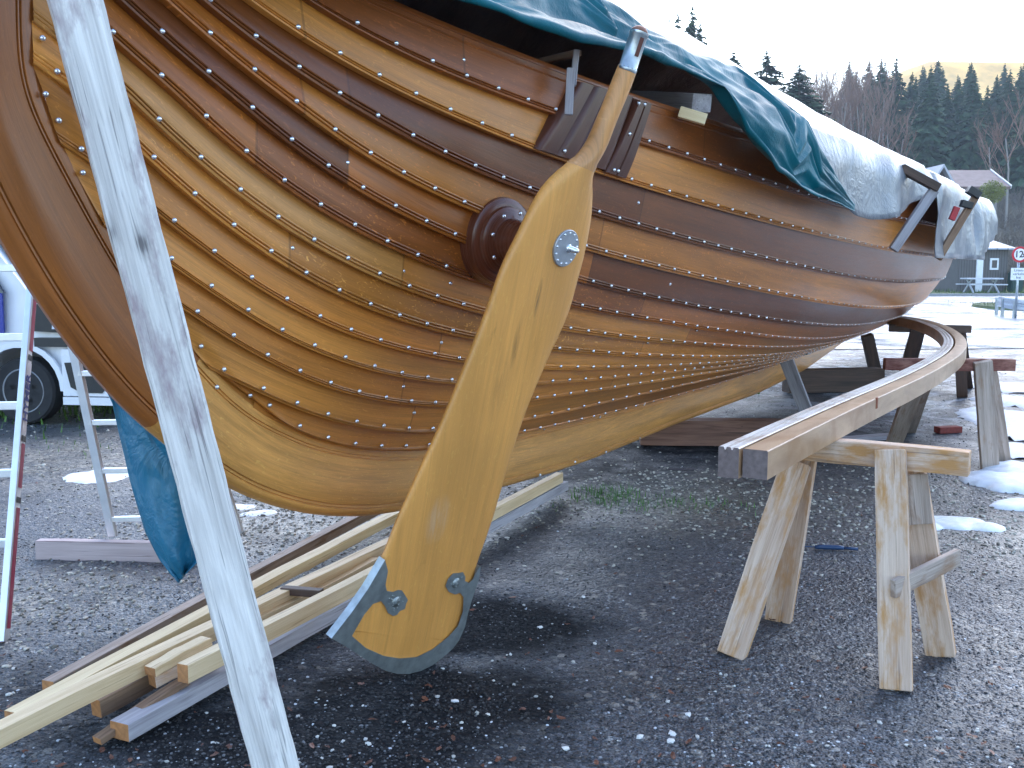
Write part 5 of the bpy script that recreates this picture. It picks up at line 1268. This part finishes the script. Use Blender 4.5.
# houses
def house(name_lab, x0, x1, y0, dep, ze, zrg, zb_, roofmat, wallmat, ridge='x', win=2):
    g = empty('house', ((x0+x1)/2, y0, zb_)); OPOS[g] = Vector(g.location); tag(g, name_lab, 'house'); y1 = y0+dep; xm, ym = (x0+x1)/2, (y0+y1)/2; o_ = .8
    if ridge == 'x':
        V = [(x0, y0, zb_), (x1, y0, zb_), (x1, y1, zb_), (x0, y1, zb_), (x0, y0, ze), (x1, y0, ze), (x1, y1, ze), (x0, y1, ze), (x0, ym, zrg), (x1, ym, zrg)]
        Fw = [(0, 1, 5, 4), (2, 3, 7, 6), (1, 2, 6, 9, 5), (3, 0, 4, 8, 7)]
        sl_ = (zrg-ze)/(ym-y0); a = [(x0-o_, y0-o_, ze-o_*sl_), (x1+o_, y0-o_, ze-o_*sl_), (x1+o_, ym, zrg+.02), (x0-o_, ym, zrg+.02), (x1+o_, y1+o_, ze-o_*sl_), (x0-o_, y1+o_, ze-o_*sl_)]
        Fr = [(0, 1, 2, 3), (3, 2, 4, 5)]
    else:
        V = [(x0, y0, zb_), (x1, y0, zb_), (x1, y1, zb_), (x0, y1, zb_), (x0, y0, ze), (x1, y0, ze), (x1, y1, ze), (x0, y1, ze), (xm, y0, zrg), (xm, y1, zrg)]
        Fw = [(0, 1, 5, 8, 4), (2, 3, 7, 9, 6), (1, 2, 6, 5), (3, 0, 4, 7)]
        sl_ = (zrg-ze)/(xm-x0); a = [(x0-o_, y0-o_, ze-o_*sl_), (xm, y0-o_, zrg+.02), (x1+o_, y0-o_, ze-o_*sl_), (x0-o_, y1+o_, ze-o_*sl_), (xm, y1+o_, zrg+.02), (x1+o_, y1+o_, ze-o_*sl_)]
        Fr = [(0, 1, 4, 3), (1, 2, 5, 4)]
    mesh('wall', V, Fw, wallmat, g); rf_ = mesh('roof', a, Fr, roofmat, g); md = rf_.modifiers.new('s', 'SOLIDIFY'); md.thickness = .25; md.offset = 1
    if ridge == 'x': board('barge_board', Vector(a[1])+Vector((.06, 0, .2)), Vector(a[2])+Vector((.06, 0, .2)), .35, .08, M_white, (0, 0, 1), g)
    for i in range(win):
        xx = x0+(x1-x0)*(i+.5)/win; w_ = box('window', xx, y0-.04, (zb_+ze)/2+.4, 1.0, .08, 1.3, M_white, g); box('pane', xx, y0-.09, (zb_+ze)/2+.4, .8, .03, 1.1, M_glass, w_)
    return g
t = NT('tile_roof'); v = t.coord('Object'); t.base(t.ramp(t.noise(v, 1.5, 5), [(.3, (.17, .115, .105, 1)), (.7, (.25, .18, .165, 1))])); t.set(Roughness=.7); M_tile = t.m
M_rend = plain('render_wall', (.30, .28, .27, 1), .8); M_snowroof = plain('pale_roof', (.45, .45, .50, 1), .6)
Yq = 95; kq = Yq/1000; X_ = lambda px: (px-512)*kq; Z_ = lambda py: at_y(512, py, Yq)[2]
house('house with a brown pitched roof and pale barge board in front of the forest', X_(953), X_(990), Yq, 7, Z_(186), Z_(169.5), Z_(215), M_tile, M_rend, 'x', 3)
house('house with a pale snowy roof and dark gable left of the brown roofed house', X_(928)*.93, X_(943)*.93, Yq-6, 9, at_y(512, 181, Yq-6)[2], at_y(512, 168, Yq-6)[2], Z_(215), M_snowroof, plain('dark_gable', (.10, .08, .08, 1), .8), 'y', 1)
ch = tube('chimney_pipe', [(X_(869.5), Yq+8, terr(X_(869.5), Yq+8)-.3), (X_(869.5), Yq+8, at_y(869, 134, Yq+8)[2])], .32, plain('pale_render', (.6, .6, .58, 1), .7)); tag(ch, 'pale round chimney pipe rising just above the silver tarpaulin against the trees', 'chimney')
# ================================================================== TREES
def spruce_mesh(seed, Ht=20):
    r_ = random.Random(seed); V = []; Fc = []
    nb_ = 74; zb0 = .12+.1*r_.random()
    for i in range(nb_):
        f = i/(nb_-1); z = Ht*(zb0+(1-zb0)*f); L0 = Ht*.215*(1-f)**.85+.12; nbr = 9 if f < .85 else 6
        for k in range(nbr):
            if r_.random() < .16: continue
            a = r_.uniform(0, 6.283); L = L0*r_.uniform(.55, 1.2); dr = L*(.32+.2*r_.random())*(1-.5*f); zz_ = z+r_.uniform(-.2, .2)
            ca, sa = math.cos(a), math.sin(a); m = 4
            for q in range(m):       # drooping sprays along the branch
                u0 = (q+.15)/m; u1 = min(1.08, u0+.42); w_ = L*.20*(1-.45*u0)*r_.uniform(.7, 1.3)+.05
                p0 = (ca*L*u0, sa*L*u0, zz_-dr*u0**1.4); p1 = (ca*L*u1, sa*L*u1, zz_-dr*u1**1.4-.02*Ht*.3*r_.random())
                for sgn in (-1, 1):
                    tip = (p1[0]*.7+p0[0]*.3-sa*w_*sgn*1.6, p1[1]*.7+p0[1]*.3+ca*w_*sgn*1.6, p1[2]-w_*r_.uniform(.3, .9))
                    bse = len(V); V += [p0, p1, tip]; Fc.append((bse, bse+1, bse+2))
    return V, Fc
def trunk_geo(Ht, r0): return tube_geo([(0, 0, -.5), (0, 0, Ht*.3), (.05, .03, Ht*.7), (0, 0, Ht*.99)], [r0, r0*.8, r0*.45, .02], 7)
def bare_mesh(seed, Ht=14):
    r_ = random.Random(seed); parts = []
    def br(p, d, L, rad, lev):
        n = 3; pts = [p]; q = p.copy(); dd = d.copy()
        for i in range(n): dd = (dd+Vector((r_.uniform(-.16, .16), r_.uniform(-.16, .16), r_.uniform(-.02, .14)))).normalized(); q = q+dd*(L/n); pts.append(q.copy())
        parts.append(tube_geo(pts, [rad, rad*.8, rad*.62, rad*.4], 3 if lev > 0 else 6, False))
        if lev >= 4: return
        for k in range([9, 5, 4, 4][lev]):
            t_ = r_.uniform(.28 if lev == 0 else .2, 1); i = min(int(t_*n), n-1); p_ = pts[i].lerp(pts[i+1], t_*n-i)
            a = r_.uniform(0, 6.28); v_ = Vector((math.cos(a), math.sin(a), r_.uniform(.5, 1.1))).normalized(); nd = (dd*.55+v_*.75).normalized()
            br(p_, nd, L*r_.uniform(.34, .52), rad*.42, lev+1)
    br(Vector((0, 0, -.3)), Vector((0, 0, 1)), Ht*.72, Ht*.011, 0)
    tr = parts[0]; return tr, merge(parts[1:])
def mk(name, V, Fc, mat): me = bpy.data.meshes.new(name); me.from_pydata([tuple(v) for v in V], [], Fc); me.materials.append(mat); return me
def foliage(name, c1, c2, c3):
    t = NT(name); oi = t.n('ObjectInfo').outputs['Random']; v = t.coord('Object'); f = t.noise(v, .9, 4, .6)
    c = t.ramp(f, [(.3, c1), (.55, c2), (.75, c3)]); c = t.mix(.45, c, t.ramp(oi, [(0, (.35, .40, .34, 1)), (1, (.62, .6, .52, 1))]), 'SOFT_LIGHT'); t.base(c); t.set(Roughness=.75, Specular_IOR_Level=.2); return t.m
M_spr = foliage('spruce_needles', (.020, .046, .026, 1), (.042, .082, .040, 1), (.085, .130, .055, 1)); M_trk = plain('spruce_bark', (.13, .10, .08, 1), .9)
M_tw1 = foliage('bare_twigs_brown', (.17, .095, .07, 1), (.27, .165, .125, 1), (.36, .25, .20, 1)); M_bk = plain('pale_bark', (.30, .27, .24, 1), .9)
SPR = []
for i in range(5):
    V, Fc = spruce_mesh(i+3); tv, tf = trunk_geo(20, .24); SPR.append((mk('crown', V, Fc, M_spr), mk('trunk', tv, tf, M_trk)))
BAR = []
for i in range(4): tr, cr = bare_mesh(i+11); BAR.append((mk('crown', cr[0], cr[1], M_tw1), mk('trunk', tr[0], tr[1], M_bk)))
def plant_tree(kind, x, y, ht, label, cat, group, z=None, wf=1.0):
    meshes = SPR[rng.randint(5)] if kind == 'spruce_tree' else BAR[rng.randint(4)]; ref = 20 if kind == 'spruce_tree' else 14*.95
    g = bpy.data.objects.new(kind, None); col.objects.link(g); g.location = (x, y, (terr(x, y)-.3) if z is None else z); k = ht/ref; g.scale = (k*wf, k*wf, k); g.rotation_euler.z = rng.uniform(0, 6.28); tag(g, label, cat, group)
    for me in meshes: o = bpy.data.objects.new(me.name.split('.')[0], me); col.objects.link(o); o.parent = g
    return g
def tree_px(kind, px, top, Yd, label, cat, group, wf=1.0):
    x = (px-512)/1000*Yd; zt = at_y(px, top, Yd)[2]; zb_ = terr(x, Yd)-.3; plant_tree(kind, x, Yd, max(5, zt-zb_), label, cat, group, wf=wf)
GS = 'spruces of the forest edge on the hillside'
front = [(870,58,165),(885,56,162),(862,74,168),(901,72,172),(919,66,150),(936,84,158),(947,78,165),(961,70,155),(975,86,160),(983,76,170),(996,70,158),(1006,66,166),(1015,74,150),(1026,58,160),(1040,62,155),(853,92,172)]
for px, top, Yd in front: tree_px('spruce_tree', px, top, Yd, 'tall dark green spruce standing in the dense front row of the hillside forest', 'spruce', GS)
solo = [(759,52,120,'bushy dark spruce rising alone just above the sloping silver tarpaulin'),(791,66,118,'narrow dark spruce right of the bushy one, above the tarpaulin edge'),(727,52,125,'spruce tip barely showing above the tarpaulin left of the bushy spruce'),(776,84,122,'low spruce between the bushy one and the narrow one')]
for px, top, Yd, lb in solo: tree_px('spruce_tree', px, top, Yd, lb, 'spruce', None, 1.9)
for px, top, Yd in [(686,8,110),(672,14,112),(664,18,114),(694,24,112)]: tree_px('spruce_tree', px, top, Yd, 'spruce top showing high above the tarpaulin right of the rudder handle', 'spruce', 'spruce tops above the rudder handle')
for i in range(38):
    Yd = rng.uniform(176, 225); px = rng.uniform(838, 1080); top = 66+rng.uniform(-6, 20)-(Yd-175)*.12; tree_px('spruce_tree', px, top, Yd, 'spruce deep in the hillside forest behind the front row', 'spruce', 'spruces deeper in the hillside forest')
GBare = 'bare brown trees left of the spruces'
for i in range(44):
    px = 792+i*1.9+rng.uniform(-2, 2); tree_px('bare_tree', px, 68+rng.uniform(-4, 16), rng.uniform(150, 185), 'leafless reddish brown tree in the thicket left of the tall spruces', 'bare tree', GBare, .8)
for px, top, Yd, lb in [(868,96,132,'leafless brown tree in front of the tall twin spruces'),(1000,104,118,'pale barked leafless tree in front of the spruces at the right edge'),(985,118,125,'thin leafless tree left of the pale barked one'),(1020,100,122,'leafless tree cut by the right edge of the picture'),(882,104,135,'leafless brown tree leaning into the spruces right of the chimney pipe'),(855,100,140,'leafless tree left of the chimney pipe'),(895,112,138,'thin leafless tree among the spruce trunks above the house')]:
    tree_px('bare_tree', px, top, Yd, lb, 'bare tree', None)
# more of the wood on both sides so that the hill is closed from other views
for i in range(46):
    Yd = rng.uniform(120, 190); x = rng.uniform(-150, 36); plant_tree('spruce_tree', x, Yd, rng.uniform(14, 19), 'spruce on the hill behind the ship, hidden by the tarpaulin', 'spruce', 'spruces behind the ship')
# brushwood on the slope
V = []; Fc = []
def brush(n, x0, x1, y0, y1, h0, h1):
    for i in range(n):
        x, y = rng.uniform(x0, x1), rng.uniform(y0, y1); z = terr(x, y)-.3; h_ = rng.uniform(h0, h1)
        for k in range(16):
            a = rng.uniform(0, 6.28); l = h_*rng.uniform(.15, .6); tx, ty = x+math.cos(a)*l, y+math.sin(a)*l; w_ = .035; bse = len(V); tz = z+h_*rng.uniform(.5, 1)
            V.extend([(x-w_, y, z), (x+w_, y, z), (tx, ty, tz)]); Fc.append((bse, bse+1, bse+2))
            for q in range(3):
                f = rng.uniform(.4, .9); sxx, syy, szz = x+(tx-x)*f, y+(ty-y)*f, z+(tz-z)*f; b2 = len(V); V.extend([(sxx-.02, syy, szz), (sxx+.02, syy, szz), (sxx+rng.uniform(-.5, .5), syy+rng.uniform(-.5, .5), szz+rng.uniform(.1, .6))]); Fc.append((b2, b2+1, b2+2))
brush(1300, 34, 85, 64, 150, 1.2, 3.4); brush(500, 20, 60, 62, 76, .8, 2.2)
o = bpy.data.objects.new('brushwood', mk('brushwood', V, Fc, foliage('brush_twigs', (.12, .10, .09, 1), (.20, .16, .135, 1), (.27, .23, .19, 1)))); col.objects.link(o); o['kind'] = 'stuff'
# yellow-green bush in front of the houses
V = []; Fc = []; bx = (985-512)*.088; 
for i in range(2600):
    d = rng.randn(3); d /= np.linalg.norm(d); d *= rng.uniform(.5, 1.15)*np.array([1.0, .9, .9]); c = np.array([bx, 88, at_y(985, 192, 88)[2]])+d; bse = len(V)
    for q in range(3): V.append(tuple(c+rng.uniform(-.1, .1, 3)))
    Fc.append((bse, bse+1, bse+2))
bs_ = empty('bush', (bx, 88, terr(bx, 88)-.2)); OPOS[bs_] = Vector(bs_.location); tag(bs_, 'yellow green rounded bush in front of the brown roofed house', 'bush')
mesh('crown', V, Fc, foliage('bush_leaf', (.16, .17, .05, 1), (.24, .26, .08, 1), (.32, .33, .12, 1)), bs_)
tube('trunk', [(bx, 88, terr(bx, 88)-.3), (bx, 88, at_y(985, 192, 88)[2])], .12, M_trk, bs_)
# bank behind the van
V = [(x, y, max(0, (y-15))*.22*(1 if x < -8 else max(0, 1-(x+8)/4))-.02+.1*nz(x, y)) for y in np.linspace(14, 40, 20) for x in np.linspace(-60, -4, 30)]
o = mesh('bank', V, grid_faces(20, 30), plain('bank_earth', (.085, .095, .045, 1), .95, 0, .35, 1.2, .5)); o['kind'] = 'structure'

# haze over the valley
hz = box('haze', 0, 250, 44.5, 1900, 1990, 92, None); hz['kind'] = 'stuff'; hz.location.z = 44.5
t = NT('valley_haze'); t.t.nodes.remove(t.b); pv = t.n('VolumePrincipled'); pv.inputs['Density'].default_value = .00045; pv.inputs['Color'].default_value = (.72, .85, 1, 1); pv.inputs['Anisotropy'].default_value = .3
t.l(pv.outputs[0], t.t.nodes['Material Output'].inputs['Volume']); hz.data.materials.clear(); hz.data.materials.append(t.m)
# ================================================================== CAMERA / LIGHT
cam = bpy.data.cameras.new('camera'); co_ = bpy.data.objects.new('camera', cam); col.objects.link(co_); sc.camera = co_
cam.sensor_width = 36; cam.lens = 36*F/1024; cam.clip_end = 3000; cam.clip_start = .05
co_.location = (0, 0, H); co_.rotation_euler = (math.pi/2-TH, 0, 0)
w = bpy.data.worlds.new('World'); sc.world = w; w.use_nodes = True; nt = w.node_tree
sky = nt.nodes.new('ShaderNodeTexSky'); sky.sky_type = 'NISHITA'; sky.sun_disc = False
SE, SA = R(38), R(20)
sky.sun_elevation = SE; sky.sun_rotation = SA; sky.air_density = 1.0; sky.dust_density = .7; sky.ozone_density = 1.0
bg = nt.nodes['Background']; nt.links.new(sky.outputs[0], bg.inputs[0]); bg.inputs[1].default_value = .15
sun = bpy.data.lights.new('sun', 'SUN'); sun.energy = .5; sun.angle = R(75); sun.color = (1, .97, .93)
so_ = bpy.data.objects.new('sun', sun); col.objects.link(so_)
dv = Vector((math.sin(SA)*math.cos(SE), math.cos(SA)*math.cos(SE), math.sin(SE))); so_.rotation_euler = dv.to_track_quat('Z', 'Y').to_euler()
sc.view_settings.view_transform = 'Standard'; sc.view_settings.look = 'None'; sc.view_settings.gamma = 1; sc.view_settings.exposure = 2.1
sc.view_settings.use_curve_mapping = False
sc.render.engine = 'CYCLES'
